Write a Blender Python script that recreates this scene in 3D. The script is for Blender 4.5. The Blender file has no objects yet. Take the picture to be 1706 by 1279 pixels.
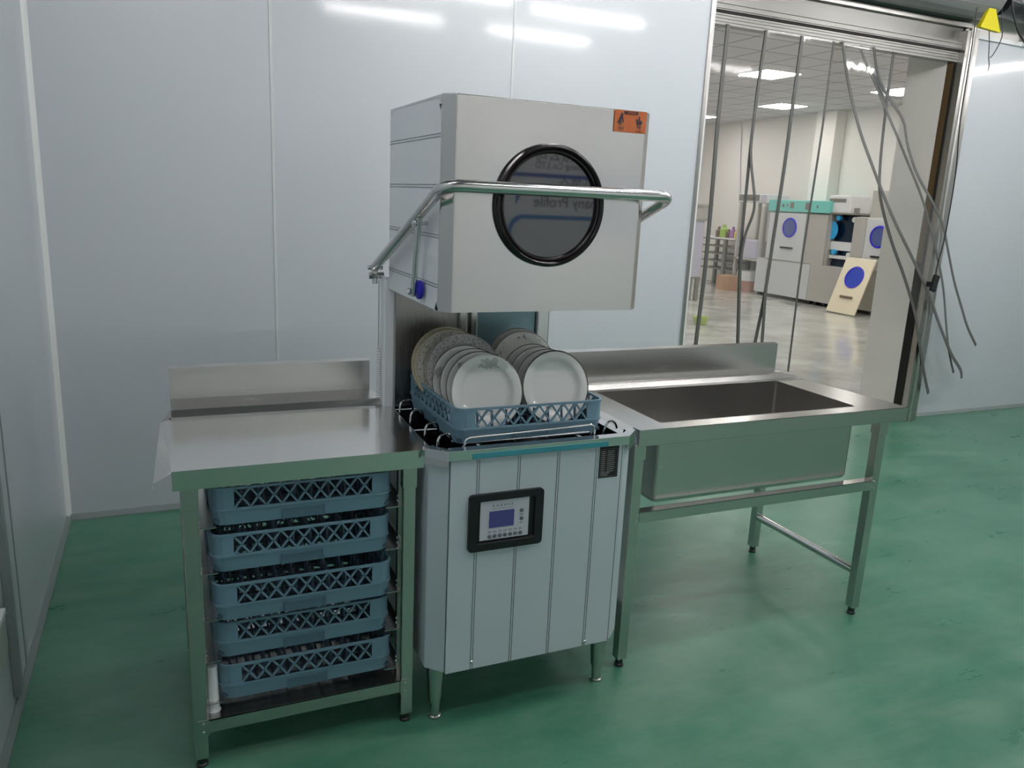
import bpy, math, random
from mathutils import Vector, Matrix
R = math.radians
PI = math.pi
random.seed(4)
SC = bpy.context.scene
COL = SC.collection

# ---------------------------------------------------------------- materials
def nt(name):
    m = bpy.data.materials.new(name); m.use_nodes = True
    t = m.node_tree
    return m, t, t.nodes['Principled BSDF'], t.nodes, t.links
def setp(b, **k):
    for a, v in k.items(): b.inputs[a.replace('_', ' ')].default_value = v
def c4(c): return (c[0], c[1], c[2], 1)
def simple(name, col, rough=.5, metal=0., spec=.5, coat=0., emis=None, es=1.):
    m, t, b, N, L = nt(name)
    setp(b, Base_Color=c4(col), Roughness=rough, Metallic=metal, Specular_IOR_Level=spec, Coat_Weight=coat)
    if emis:
        b.inputs['Emission Color'].default_value = c4(emis); b.inputs['Emission Strength'].default_value = es
    return m
def noise(N, L, scale=(1, 1, 1), ns=5., detail=3., coord='Object', rough=.5):
    tc = N.new('ShaderNodeTexCoord'); mp = N.new('ShaderNodeMapping'); n = N.new('ShaderNodeTexNoise')
    mp.inputs['Scale'].default_value = scale
    n.inputs['Scale'].default_value = ns; n.inputs['Detail'].default_value = detail; n.inputs['Roughness'].default_value = rough
    L.new(tc.outputs[coord], mp.inputs['Vector']); L.new(mp.outputs['Vector'], n.inputs['Vector'])
    return n
def ramp(N, L, src, stops):
    r = N.new('ShaderNodeValToRGB'); e = r.color_ramp.elements
    while len(e) < len(stops): e.new(.5)
    for q, (p, c) in zip(e, stops): q.position = p; q.color = c4(c) if len(c) == 3 else c
    L.new(src, r.inputs['Fac']); return r
def steel(name, col=(.60, .59, .575), rough=.20, brush=(1, 1, 60), var=.10, bump=.004):
    m, t, b, N, L = nt(name)
    setp(b, Metallic=1., Base_Color=c4(col))
    n = noise(N, L, brush, 4., 4.)
    n2 = noise(N, L, (1, 1, 1), 3.5, 2.)
    mx = N.new('ShaderNodeMath'); mx.operation = 'MULTIPLY_ADD'; mx.inputs[1].default_value = var; mx.inputs[2].default_value = rough - var * .5
    L.new(n.outputs['Fac'], mx.inputs[0])
    m2 = N.new('ShaderNodeMath'); m2.operation = 'MULTIPLY_ADD'; m2.inputs[1].default_value = var * .8; L.new(n2.outputs['Fac'], m2.inputs[0]); L.new(mx.outputs[0], m2.inputs[2])
    L.new(m2.outputs[0], b.inputs['Roughness'])
    bp = N.new('ShaderNodeBump'); bp.inputs['Strength'].default_value = bump; bp.inputs['Distance'].default_value = .01
    L.new(n.outputs['Fac'], bp.inputs['Height']); L.new(bp.outputs[0], b.inputs['Normal'])
    return m
def mottled(name, c1, c2, ns=3., rough=.3, spec=.5, scale=(1, 1, 1), bump=0., lo=.35, hi=.65, coat=0.):
    m, t, b, N, L = nt(name)
    n = noise(N, L, scale, ns, 5.)
    r = ramp(N, L, n.outputs['Fac'], [(lo, c1), (hi, c2)])
    L.new(r.outputs[0], b.inputs['Base Color']); setp(b, Roughness=rough, Specular_IOR_Level=spec, Coat_Weight=coat)
    if bump:
        bp = N.new('ShaderNodeBump'); bp.inputs['Strength'].default_value = bump; bp.inputs['Distance'].default_value = .02
        L.new(n.outputs['Fac'], bp.inputs['Height']); L.new(bp.outputs[0], b.inputs['Normal'])
    return m
M = {}
M['steel_x'] = steel('brushed_steel_across', brush=(2, 220, 220))
M['steel_top'] = steel('brushed_steel_worktop', col=(.76, .75, .735), rough=.13, brush=(2, 220, 220), var=.05)
M['steel_z'] = steel('brushed_steel_upright', brush=(220, 220, 2))
M['steel_y'] = steel('brushed_steel_deep', brush=(220, 2, 220))
M['steel_hood'] = steel('brushed_steel_hood', col=(.66, .64, .63), rough=.13, brush=(200, 200, 2), var=.05)
M['steel_dim'] = steel('shaded_back_steel', col=(.34, .33, .32), rough=.24, brush=(200, 200, 2), var=.06)  # steel darkened so its colour carries the dim interior behind the hood
M['chrome'] = simple('chrome', (.75, .76, .77), .07, 1.)
M['pipe'] = simple('polished_pipe', (.66, .66, .65), .16, 1.)
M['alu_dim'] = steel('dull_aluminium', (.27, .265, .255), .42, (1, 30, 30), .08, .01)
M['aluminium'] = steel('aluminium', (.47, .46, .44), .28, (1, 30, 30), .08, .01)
M['steel_dark'] = simple('dark_steel', (.10, .10, .105), .35, 1.)
M['film'] = mottled('protective_film', (.56, .63, .68), (.61, .67, .715), 1.5, .32, .5)
M['film_white'] = mottled('white_protective_film', (.80, .825, .86), (.84, .86, .885), 2., .4, .45)
M['film_teal'] = simple('teal_film', (.07, .34, .42), .15, .3)
M['film_grey_teal'] = simple('grey_teal_film', (.25, .39, .44), .3, .3)
M['seam'] = simple('film_seam', (.07, .085, .10), .5)
M['black'] = simple('black_plastic', (.006, .0065, .009), .38)
M['rubber'] = simple('black_rubber', (.012, .008, .010), .16)
M['inner_black'] = simple('wet_black', (.012, .012, .016), .15)
M['grey_plate'] = simple('silver_panel', (.60, .61, .68), .4)
M['lcd'] = simple('lcd_screen', (.06, .065, .20), .12, emis=(.05, .06, .30), es=.08)
M['button'] = simple('grey_button', (.16, .17, .19), .4)
M['ink'] = simple('dark_ink', (.03, .03, .05), .6)
M['ink_pale'] = simple('pale_ink', (.22, .21, .20), .6)
M['ink_grey'] = simple('grey_ink', (.25, .26, .32), .6)
M['blue_roller'] = simple('blue_nylon', (.012, .010, .42), .35)
M['orange'] = mottled('orange_sticker', (.56, .13, .035), (.62, .17, .05), 20., .5)
M['rack'] = simple('blue_rack_plastic', (.155, .28, .36), .42)
M['rack_grip_shade'] = simple('blue_rack_recess_shade', (.085, .165, .22), .45)
M['rack_in_shade'] = simple('blue_rack_shaded', (.05, .095, .145), .45)  # same blue plastic, darkened to paint in the shade inside the racks
def glass_window():
    m, t, b, N, L = nt('smoked_glass')
    setp(b, Base_Color=(.028, .029, .036, 1), Roughness=.03, IOR=1.75, Specular_IOR_Level=.75)
    return m
M['smoked'] = glass_window()

def wall_mat(name, c1, c2, rough=.27, coat=0.):
    m, t, b, N, L = nt(name)
    n = noise(N, L, (1, 1, .6), .8, 2.)
    r = ramp(N, L, n.outputs['Fac'], [(.3, c1), (.7, c2)])
    L.new(r.outputs[0], b.inputs['Base Color']); setp(b, Roughness=rough, Specular_IOR_Level=.4, Coat_Weight=coat, Coat_Roughness=.09)
    w = noise(N, L, (.5, .5, 3.), 1.3, 2.)
    bp = N.new('ShaderNodeBump'); bp.inputs['Strength'].default_value = .03; bp.inputs['Distance'].default_value = .05
    L.new(w.outputs['Fac'], bp.inputs['Height']); L.new(bp.outputs[0], b.inputs['Normal'])
    return m
M['wall'] = wall_mat('enamel_wall_panel', (.55, .585, .63), (.58, .615, .655), .34, .45)
M['wall_room'] = wall_mat('enamel_wall_room', (.74, .75, .76), (.77, .78, .79), .3)
M['wall_far'] = mottled('cream_far_wall', (.80, .78, .745), (.84, .82, .79), .8, .45)
M['reveal'] = mottled('cream_reveal', (.80, .775, .73), (.84, .81, .77), 1.5, .3)
M['ceil'] = simple('ceiling_grey', (.16, .165, .17), .7)
M['white_trim'] = simple('white_trim', (.78, .80, .80), .3)
M['grey_trim'] = simple('grey_trim', (.25, .30, .29), .35)
M['dark_gap'] = simple('dark_gap', (.008, .008, .008), .7)
M['brown'] = simple('brown_seal', (.10, .06, .02), .4)

def floor_mat():
    m, t, b, N, L = nt('green_epoxy_floor')
    a = noise(N, L, (1, 1, 1), 1.1, 6., rough=.6)
    r = ramp(N, L, a.outputs['Fac'], [(.30, (.036, .175, .11)), (.52, (.068, .235, .155)), (.72, (.14, .315, .228))])
    s = noise(N, L, (.8, 2.6, 1), 2.6, 10., rough=.72)
    r2 = ramp(N, L, s.outputs['Fac'], [(.44, (0, 0, 0)), (.70, (1, 1, 1))])
    mx = N.new('ShaderNodeMixRGB'); mx.inputs['Color2'].default_value = (.20, .335, .25, 1)
    mu = N.new('ShaderNodeMath'); mu.operation = 'MULTIPLY'; mu.inputs[1].default_value = .55
    L.new(r2.outputs[0], mu.inputs[0]); L.new(mu.outputs[0], mx.inputs['Fac']); L.new(r.outputs[0], mx.inputs['Color1'])
    d = noise(N, L, (1, 2.6, 1), 9., 10., rough=.78)
    r3 = ramp(N, L, d.outputs['Fac'], [(.56, (0, 0, 0)), (.80, (1, 1, 1))])
    m3 = N.new('ShaderNodeMixRGB'); m3.inputs['Color2'].default_value = (.07, .085, .07, 1)
    mu3 = N.new('ShaderNodeMath'); mu3.operation = 'MULTIPLY'; mu3.inputs[1].default_value = .14
    L.new(r3.outputs[0], mu3.inputs[0]); L.new(mu3.outputs[0], m3.inputs['Fac']); L.new(mx.outputs[0], m3.inputs['Color1'])
    L.new(m3.outputs[0], b.inputs['Base Color'])
    rr = ramp(N, L, s.outputs['Fac'], [(.3, (.24,) * 3), (.7, (.42,) * 3)])
    L.new(rr.outputs[0], b.inputs['Roughness']); setp(b, Specular_IOR_Level=.5)
    bp = N.new('ShaderNodeBump'); bp.inputs['Strength'].default_value = .05; bp.inputs['Distance'].default_value = .01
    L.new(s.outputs['Fac'], bp.inputs['Height']); L.new(bp.outputs[0], b.inputs['Normal'])
    return m
M['floor'] = floor_mat()
def wet_floor():
    m, t, b, N, L = nt('grey_wet_floor')
    s = noise(N, L, (1, 1, 1), 1.6, 6., rough=.65)
    r = ramp(N, L, s.outputs['Fac'], [(.35, (.42, .43, .40)), (.65, (.58, .59, .55))])
    L.new(r.outputs[0], b.inputs['Base Color'])
    rr = ramp(N, L, s.outputs['Fac'], [(.4, (.08,) * 3), (.65, (.25,) * 3)])
    L.new(rr.outputs[0], b.inputs['Roughness']); setp(b, Specular_IOR_Level=.6)
    w = noise(N, L, (1, 1, 1), 4.5, 3.)
    bp = N.new('ShaderNodeBump'); bp.inputs['Strength'].default_value = .18; bp.inputs['Distance'].default_value = .02
    L.new(w.outputs['Fac'], bp.inputs['Height']); L.new(bp.outputs[0], b.inputs['Normal'])
    return m
M['wet'] = wet_floor()
def tiles():
    m, t, b, N, L = nt('ceiling_tiles')
    tc = N.new('ShaderNodeTexCoord'); br = N.new('ShaderNodeTexBrick')
    br.offset = 0.; br.inputs['Scale'].default_value = 1.; br.inputs['Brick Width'].default_value = .6; br.inputs['Row Height'].default_value = .6
    br.inputs['Mortar Size'].default_value = .012
    br.inputs['Color1'].default_value = (.60, .585, .61, 1); br.inputs['Color2'].default_value = (.63, .615, .64, 1); br.inputs['Mortar'].default_value = (.20, .20, .20, 1)
    L.new(tc.outputs['Object'], br.inputs['Vector']); L.new(br.outputs['Color'], b.inputs['Base Color']); setp(b, Roughness=.7)
    return m
M['tiles'] = tiles()
def pvc():
    m, t, b, N, L = nt('clear_pvc')
    N.remove(b); out = N['Material Output']
    tr = N.new('ShaderNodeBsdfTransparent'); tr.inputs[0].default_value = (.985, .985, .985, 1)
    gl = N.new('ShaderNodeBsdfGlossy'); gl.inputs['Roughness'].default_value = .06
    df = N.new('ShaderNodeBsdfDiffuse'); df.inputs['Color'].default_value = (.8, .8, .8, 1)
    n = noise(N, L, (1.2, 1, .35), 3., 3.)
    bp = N.new('ShaderNodeBump'); bp.inputs['Strength'].default_value = .15; bp.inputs['Distance'].default_value = .05
    L.new(n.outputs['Fac'], bp.inputs['Height']); L.new(bp.outputs[0], gl.inputs['Normal'])
    fr = N.new('ShaderNodeFresnel'); fr.inputs['IOR'].default_value = 1.2
    m1 = N.new('ShaderNodeMixShader'); L.new(fr.outputs[0], m1.inputs[0]); L.new(tr.outputs[0], m1.inputs[1]); L.new(gl.outputs[0], m1.inputs[2])
    m2 = N.new('ShaderNodeMixShader'); m2.inputs[0].default_value = .06; L.new(m1.outputs[0], m2.inputs[1]); L.new(df.outputs[0], m2.inputs[2])
    L.new(m2.outputs[0], out.inputs['Surface'])
    return m
M['pvc'] = pvc()
M['magnet'] = simple('grey_magnet_band', (.10, .102, .096), .42)
M['yellow'] = simple('yellow_plastic', (.72, .62, .008), .5)
M['cord'] = simple('black_cord', (.012, .012, .016), .5)
M['roll'] = mottled('grey_sheet_cover', (.14, .15, .15), (.24, .25, .25), 2., .3, .5, (.4, 3, 3), .2)
M['tarp'] = mottled('black_tarp', (.008, .009, .012), (.02, .022, .028), 6., .3, .5, (1, 1, 4), .5)
TUBE = 118.
M['tube'] = simple('tube_glow', (1, 1, 1), .5, emis=(1., .98, .965), es=TUBE)
M['tube_dim'] = simple('tube_glow_fill', (1, 1, 1), .5, emis=(1., .98, .965), es=TUBE * .42)  # weaker glow for added fill tubes
M['led'] = simple('led_panel_glow', (1, 1, 1), .5, emis=(1., .96, .90), es=19.)
M['fixture'] = simple('lamp_housing', (.8, .8, .8), .4)
M['paper'] = simple('poster_white', (.86, .87, .88), .4)
M['poster_blue'] = simple('poster_blue', (.03, .09, .42), .4)
M['poster_cyan'] = simple('poster_light_blue', (.06, .25, .62), .4)
M['cream_panel'] = simple('cream_panel', (.80, .73, .55), .35)
M['bg_steel'] = simple('pale_cabinet_steel', (.56, .55, .52), .32, .35)
M['bg_film'] = simple('pale_blue_film_panel', (.62, .64, .66), .3)
M['bg_teal'] = simple('teal_cover', (.20, .60, .54), .4)
M['bg_blue'] = simple('blue_porthole', (.02, .06, .50), .2)
M['bg_blue_ring'] = simple('blue_ring', (.03, .02, .62), .3)
M['bg_smoke'] = simple('blue_smoked_glass', (.09, .12, .32), .12)
M['bg_cyan'] = simple('cyan_disc', (.03, .42, .85), .3)
M['bg_deep'] = simple('bay_interior_shade', (.004, .018, .045), .2)  # darkness and blue light of the open bay painted into the colour
M['white_plastic'] = simple('white_plastic', (.74, .75, .76), .4)
M['lavender'] = simple('lavender_film', (.56, .55, .66), .45)
M['cardboard'] = mottled('cardboard', (.50, .30, .19), (.56, .35, .23), 4., .8)
M['red_brown'] = mottled('printed_card', (.42, .20, .15), (.50, .27, .21), 9., .6)
M['pink'] = simple('pink_bucket', (.62, .36, .31), .5)
M['green_b'] = simple('green_bottle', (.35, .55, .10), .4)
M['purple_b'] = simple('purple_bottle', (.36, .18, .45), .4)
M['brown_b'] = simple('brown_bottle', (.16, .10, .07), .4)
M['yellow_b'] = simple('yellow_bottle', (.70, .58, .12), .4)
M['shelf_grey'] = simple('grey_shelf_steel', (.30, .30, .27), .4, .6)
M['lime'] = simple('lime_cup', (.50, .62, .20), .4)

def plate_mat(name, base, bands=(), pattern=None, flower=None, rim=None):
    """white glaze; bands = (r0, r1, colour); pattern = (r0, r1, scale, colour, threshold); flower = (x, y, size, colour)"""
    m, t, b, N, L = nt(name)
    setp(b, Roughness=.12, Specular_IOR_Level=.5, Coat_Weight=.2)
    tc = N.new('ShaderNodeTexCoord'); sp = N.new('ShaderNodeSeparateXYZ'); L.new(tc.outputs['Object'], sp.inputs[0])
    cb = N.new('ShaderNodeCombineXYZ'); L.new(sp.outputs[0], cb.inputs[0]); L.new(sp.outputs[1], cb.inputs[1])
    ln = N.new('ShaderNodeVectorMath'); ln.operation = 'LENGTH'; L.new(cb.outputs[0], ln.inputs[0])
    col = None
    def mixin(fac, c, prev):
        mx = N.new('ShaderNodeMixRGB'); mx.inputs['Color2'].default_value = c4(c)
        if prev is None: mx.inputs['Color1'].default_value = c4(base)
        else: L.new(prev, mx.inputs['Color1'])
        L.new(fac, mx.inputs['Fac']); return mx.outputs[0]
    def math_(op, a, bb):
        n = N.new('ShaderNodeMath'); n.operation = op
        for i, x in enumerate((a, bb)):
            if isinstance(x, (int, float)): n.inputs[i].default_value = x
            else: L.new(x, n.inputs[i])
        return n.outputs[0]
    def between(r0, r1): return math_('MULTIPLY', math_('GREATER_THAN', ln.outputs['Value'], r0), math_('LESS_THAN', ln.outputs['Value'], r1))
    if pattern:
        r0, r1, s, c, th = pattern
        n = N.new('ShaderNodeTexNoise'); n.inputs['Scale'].default_value = s; n.inputs['Detail'].default_value = 4.; L.new(tc.outputs['Object'], n.inputs['Vector'])
        col = mixin(math_('MULTIPLY', between(r0, r1), math_('GREATER_THAN', n.outputs['Fac'], th)), c, col)
    if flower:
        fx, fy, fs, c = flower
        sub = N.new('ShaderNodeVectorMath'); sub.operation = 'SUBTRACT'; sub.inputs[1].default_value = (fx, fy, 0); L.new(cb.outputs[0], sub.inputs[0])
        mp = N.new('ShaderNodeMapping'); mp.inputs['Rotation'].default_value = (0, 0, R(25)); mp.inputs['Scale'].default_value = (.62, 1.25, 1); L.new(sub.outputs[0], mp.inputs[0])
        l2 = N.new('ShaderNodeVectorMath'); l2.operation = 'LENGTH'; L.new(mp.outputs[0], l2.inputs[0])
        n = N.new('ShaderNodeTexNoise'); n.inputs['Scale'].default_value = 55.; n.inputs['Detail'].default_value = 4.; L.new(tc.outputs['Object'], n.inputs['Vector'])
        d = math_('ADD', l2.outputs['Value'], math_('MULTIPLY', math_('SUBTRACT', n.outputs['Fac'], .5), fs * 3.2))
        col = mixin(math_('MULTIPLY', math_('LESS_THAN', d, fs), .6), c, col)
    for r0, r1, c in bands: col = mixin(between(r0, r1), c, col)
    if col is None: b.inputs['Base Color'].default_value = c4(base)
    else: L.new(col, b.inputs['Base Color'])
    return m

# ---------------------------------------------------------------- object helpers
ORG = {}
def tag(o, label=None, cat=None, group=None, kind=None):
    if label: o['label'] = label
    if cat: o['category'] = cat
    if group: o['group'] = group
    if kind: o['kind'] = kind
    return o
def thing(name, label, cat, loc=(0, 0, 0), group=None, rot=(0, 0, 0)):
    o = bpy.data.objects.new(name, None); COL.objects.link(o)
    o.empty_display_size = .05; o.location = loc; o.rotation_euler = rot
    ORG[o.name] = Vector(loc)
    return tag(o, label, cat, group)
class MB:
    def __init__(s): s.v = []; s.f = []; s.mi = []; s.sm = []
    def add(s, vs, fs, mi=0, smooth=False):
        k = len(s.v); s.v += [tuple(p) for p in vs]
        for f in fs: s.f.append([i + k for i in f]); s.mi.append(mi); s.sm.append(smooth)
        return s
    def box(s, a, b, mi=0):
        x0, x1 = sorted((a[0], b[0])); y0, y1 = sorted((a[1], b[1])); z0, z1 = sorted((a[2], b[2]))
        return s.add([(x0, y0, z0), (x1, y0, z0), (x1, y1, z0), (x0, y1, z0), (x0, y0, z1), (x1, y0, z1), (x1, y1, z1), (x0, y1, z1)],
                     [(0, 3, 2, 1), (4, 5, 6, 7), (0, 1, 5, 4), (1, 2, 6, 5), (2, 3, 7, 6), (3, 0, 4, 7)], mi)
    def prism(s, poly, axis, a, b, mi=0, smooth=False):
        """poly of 2d points extruded along axis from a to b"""
        def P(p, h):
            return {'x': (h, p[0], p[1]), 'y': (p[0], h, p[1]), 'z': (p[0], p[1], h)}[axis]
        n = len(poly); vs = [P(p, a) for p in poly] + [P(p, b) for p in poly]
        k = len(s.v); s.v += vs
        for i in range(n):
            j = (i + 1) % n; s.f.append([k + i, k + j, k + n + j, k + n + i]); s.mi.append(mi); s.sm.append(smooth)
        s.f.append([k + i for i in range(n)][::-1]); s.mi.append(mi); s.sm.append(False)
        s.f.append([k + n + i for i in range(n)]); s.mi.append(mi); s.sm.append(False)
        return s
    def sheet(s, prof, axis, a, b, mi=0):
        def P(p, h): return {'x': (h, p[0], p[1]), 'y': (p[0], h, p[1]), 'z': (p[0], p[1], h)}[axis]
        n = len(prof); k = len(s.v); s.v += [P(p, a) for p in prof] + [P(p, b) for p in prof]
        for i in range(n - 1): s.f.append([k + i, k + i + 1, k + n + i + 1, k + n + i]); s.mi.append(mi); s.sm.append(False)
        return s
    def cyl(s, p, q, r0, r1=None, n=16, mi=0, cap=True):
        p = Vector(p); q = Vector(q); r1 = r0 if r1 is None else r1
        d = (q - p).normalized(); a = d.orthogonal().normalized(); b = d.cross(a)
        vs = []
        for c, r in ((p, r0), (q, r1)):
            for i in range(n):
                t = 2 * PI * i / n; vs.append(c + a * (r * math.cos(t)) + b * (r * math.sin(t)))
        k = len(s.v); s.v += [tuple(x) for x in vs]
        for i in range(n):
            j = (i + 1) % n; s.f.append([k + i, k + j, k + n + j, k + n + i]); s.mi.append(mi); s.sm.append(True)
        if cap:
            s.f.append([k + i for i in range(n)][::-1]); s.f.append([k + n + i for i in range(n)]); s.mi += [mi, mi]; s.sm += [False, False]
        return s
    def tube(s, pts, r, n=10, mi=0, closed=False):
        pts = [Vector(p) for p in pts]; m = len(pts); k = len(s.v)
        prev = None
        for i, p in enumerate(pts):
            if closed: d = pts[(i + 1) % m] - pts[i - 1]
            else: d = pts[min(i + 1, m - 1)] - pts[max(i - 1, 0)]
            d.normalize()
            if prev is None: a = d.orthogonal().normalized()
            else: a = (prev - d * prev.dot(d)).normalized()
            prev = a; b = d.cross(a)
            for j in range(n):
                t = 2 * PI * j / n; s.v.append(tuple(p + a * (r * math.cos(t)) + b * (r * math.sin(t))))
        for i in range(m if closed else m - 1):
            i2 = (i + 1) % m
            for j in range(n):
                j2 = (j + 1) % n; s.f.append([k + i * n + j, k + i * n + j2, k + i2 * n + j2, k + i2 * n + j]); s.mi.append(mi); s.sm.append(True)
        if not closed:
            s.f.append([k + j for j in range(n)][::-1]); s.f.append([k + (m - 1) * n + j for j in range(n)]); s.mi += [mi, mi]; s.sm += [False, False]
        return s
    def lathe(s, prof, c=(0, 0, 0), ax='z', n=48, mi=0, close=False):
        """prof of (r, h) about an axis through c"""
        k = len(s.v); m = len(prof)
        for (r, h) in prof:
            for i in range(n):
                t = 2 * PI * i / n; u, w = r * math.cos(t), r * math.sin(t)
                p = {'z': (u, w, h), 'y': (u, h, w), 'x': (h, u, w)}[ax]
                s.v.append((p[0] + c[0], p[1] + c[1], p[2] + c[2]))
        for a in range(m if close else m - 1):
            a2 = (a + 1) % m
            for i in range(n):
                j = (i + 1) % n; s.f.append([k + a * n + i, k + a * n + j, k + a2 * n + j, k + a2 * n + i]); s.mi.append(mi); s.sm.append(True)
        return s
    def bar(s, p, q, w, t, up=(0, 0, 1), mi=0):
        """square bar from p to q, w across, t along up"""
        p = Vector(p); q = Vector(q); d = (q - p).normalized(); u = Vector(up); a = d.cross(u).normalized() * (w / 2); b = d.cross(a).normalized() * (t / 2)
        vs = [p - a - b, p + a - b, p + a + b, p - a + b, q - a - b, q + a - b, q + a + b, q - a + b]
        return s.add(vs, [(0, 3, 2, 1), (4, 5, 6, 7), (0, 1, 5, 4), (1, 2, 6, 5), (2, 3, 7, 6), (3, 0, 4, 7)], mi)
    def build(s, name, mat, parent=None, bevel=0., solid=0., label=None, fix=True, autos=False, sub=0, offset=0.):
        me = bpy.data.meshes.new(name)
        org = Vector((0, 0, 0)); o = None
        root = parent
        while root is not None and root.parent is not None: root = root.parent
        if root is not None: org = ORG.get(root.name, org)
        me.from_pydata([tuple(Vector(p) - org) for p in s.v], [], s.f)
        mats = mat if isinstance(mat, (list, tuple)) else [mat]
        for m in mats: me.materials.append(m)
        me.polygons.foreach_set('material_index', s.mi); me.polygons.foreach_set('use_smooth', s.sm)
        me.update(); me.validate()
        if fix:
            import bmesh
            bm = bmesh.new(); bm.from_mesh(me); bmesh.ops.recalc_face_normals(bm, faces=bm.faces); bm.to_mesh(me); bm.free()
        sm_flags = [False] * len(me.polygons); me.polygons.foreach_get('use_smooth', sm_flags)
        me.set_sharp_from_angle(angle=R(34)); me.polygons.foreach_set('use_smooth', sm_flags)
        o = bpy.data.objects.new(name, me); COL.objects.link(o)
        if parent is not None: o.parent = parent
        if bevel:
            md = o.modifiers.new('bevel', 'BEVEL'); md.width = bevel; md.segments = 2; md.limit_method = 'ANGLE'; md.angle_limit = R(40)
        if solid:
            md = o.modifiers.new('solid', 'SOLIDIFY'); md.thickness = solid; md.offset = offset
        if sub:
            md = o.modifiers.new('sub', 'SUBSURF'); md.levels = sub; md.render_levels = sub
        if label: o['label'] = label
        return o
def struct(name, mb, mat, **k):
    o = mb.build(name, mat, **k)
    if not k.get('parent'): o['kind'] = 'structure'
    return o
def copy_tree(o, parent=None):
    c = o.copy(); COL.objects.link(c); c.parent = parent
    for ch in o.children: copy_tree(ch, c)
    return c
def rrect(x0, x1, y0, y1, r, n=5):
    out = []
    for cx, cy, a in ((x1 - r, y0 + r, -90), (x1 - r, y1 - r, 0), (x0 + r, y1 - r, 90), (x0 + r, y0 + r, 180)):
        for i in range(n + 1):
            t = R(a + 90 * i / n); out.append((cx + r * math.cos(t), cy + r * math.sin(t)))
    return out
def smooth_path(pts, n=6):
    """Catmull-Rom through pts"""
    P = [Vector(p) for p in pts]; out = []
    for i in range(len(P) - 1):
        p0 = P[max(i - 1, 0)]; p1 = P[i]; p2 = P[i + 1]; p3 = P[min(i + 2, len(P) - 1)]
        for k in range(n):
            t = k / n
            out.append(.5 * ((2 * p1) + (p2 - p0) * t + (2 * p0 - 5 * p1 + 4 * p2 - p3) * t * t + (3 * p1 - p0 - 3 * p2 + p3) * t ** 3))
    out.append(P[-1]); return out
def fillet(pts, r, n=6):
    P = [Vector(p) for p in pts]; out = [P[0]]
    for i in range(1, len(P) - 1):
        a = (P[i - 1] - P[i]).normalized(); b = (P[i + 1] - P[i]).normalized()
        for k in range(n + 1):
            t = k / n
            p, q = P[i] + a * r, P[i] + b * r
            out.append((1 - t) ** 2 * p + 2 * t * (1 - t) * P[i] + t * t * q)
    out.append(P[-1]); return out
def text_mesh(name, body, size, mat, parent, loc, rot, align='CENTER', depth=.0004, label=None, sx=1.):
    cu = bpy.data.curves.new(name, 'FONT'); cu.body = body; cu.size = size; cu.extrude = depth; cu.align_x = align; cu.align_y = 'BOTTOM_BASELINE'
    tmp = bpy.data.objects.new(name + '_tmp', cu); COL.objects.link(tmp)
    dg = bpy.context.evaluated_depsgraph_get(); dg.update()
    me = bpy.data.meshes.new_from_object(tmp.evaluated_get(dg)); me.name = name
    bpy.data.objects.remove(tmp)
    org = Vector((0, 0, 0)); root = parent
    while root is not None and root.parent is not None: root = root.parent
    if root is not None: org = ORG.get(root.name, org)
    from mathutils import Euler
    mt = Matrix.Translation(Vector(loc) - org) @ Euler(rot).to_matrix().to_4x4() @ Matrix.Diagonal((sx, 1, 1, 1))
    me.transform(mt); me.materials.clear(); me.materials.append(mat)
    o = bpy.data.objects.new(name, me); COL.objects.link(o); o.parent = parent
    if label: o['label'] = label
    return o

# ---------------------------------------------------------------- the setting
WX = -1.19          # left wall
WY = 2.15           # panel wall behind the machines
HY = 2.45           # door header / right wall
CH = 3.35
struct('floor', MB().box((WX - .1, -4.2, -.1), (9.0, 2.5, 0)), M['floor'])
struct('floor_far', MB().box((-1.3, 2.5, -.1), (11.2, 15.2, -.004)), M['wet'])
struct('ceiling', MB().box((WX - .1, -4.2, CH), (9.0, 2.6, CH + .1)), M['ceil'])
struct('ceiling_far', MB().box((-1.3, 2.95, 3.5), (11.2, 15.2, 3.6)), M['tiles'])
struct('wall_left', MB().box((WX - .1, -4.2, 0), (WX, WY, CH)), M['wall'])
struct('wall_back', MB().box((WX - .1, WY, 0), (2.385, WY + .1, CH)), M['wall'])
struct('wall_inner', MB().box((WX - .1, WY + .1, 0), (2.5, 2.95, 3.6)), M['wall_room'])
struct('wall_rear', MB().box((WX - .1, -4.2, 0), (9.0, -4.1, CH)), M['wall_room'])
struct('wall_side', MB().box((9.0, -4.2, 0), (9.1, 2.6, CH)), M['wall_room'])
struct('wall_right', MB().box((5.02, 2.48, 0), (9.0, 2.58, 3.0)), M['wall'])
struct('wall_upper', MB().box((2.4, 2.56, 3.0), (9.0, 2.66, CH)), M['wall_room'])
struct('wall_lintel', MB().box((2.4, 2.50, 2.97), (5.0, 2.95, 3.6)), M['wall_room'])
struct('wall_reveal', MB().box((4.86, 2.5, 0), (9.1, 2.86, 3.6)), M['reveal'])
struct('wall_far', MB().box((11.0, 2.5, 0), (11.1, 15.2, 3.6)), M['wall_far'])
struct('wall_far_end', MB().box((-1.3, 15.0, 0), (11.1, 15.1, 3.6)), M['wall_far'])
struct('wall_far_left', MB().box((-1.4, 2.6, 0), (-1.3, 15.1, 3.6)), M['wall_far'])
struct('wall_far_column', MB().box((10.75, 9.5, 0), (11.0, 10.0, 3.5)), M['wall_far'], bevel=.01)
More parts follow.
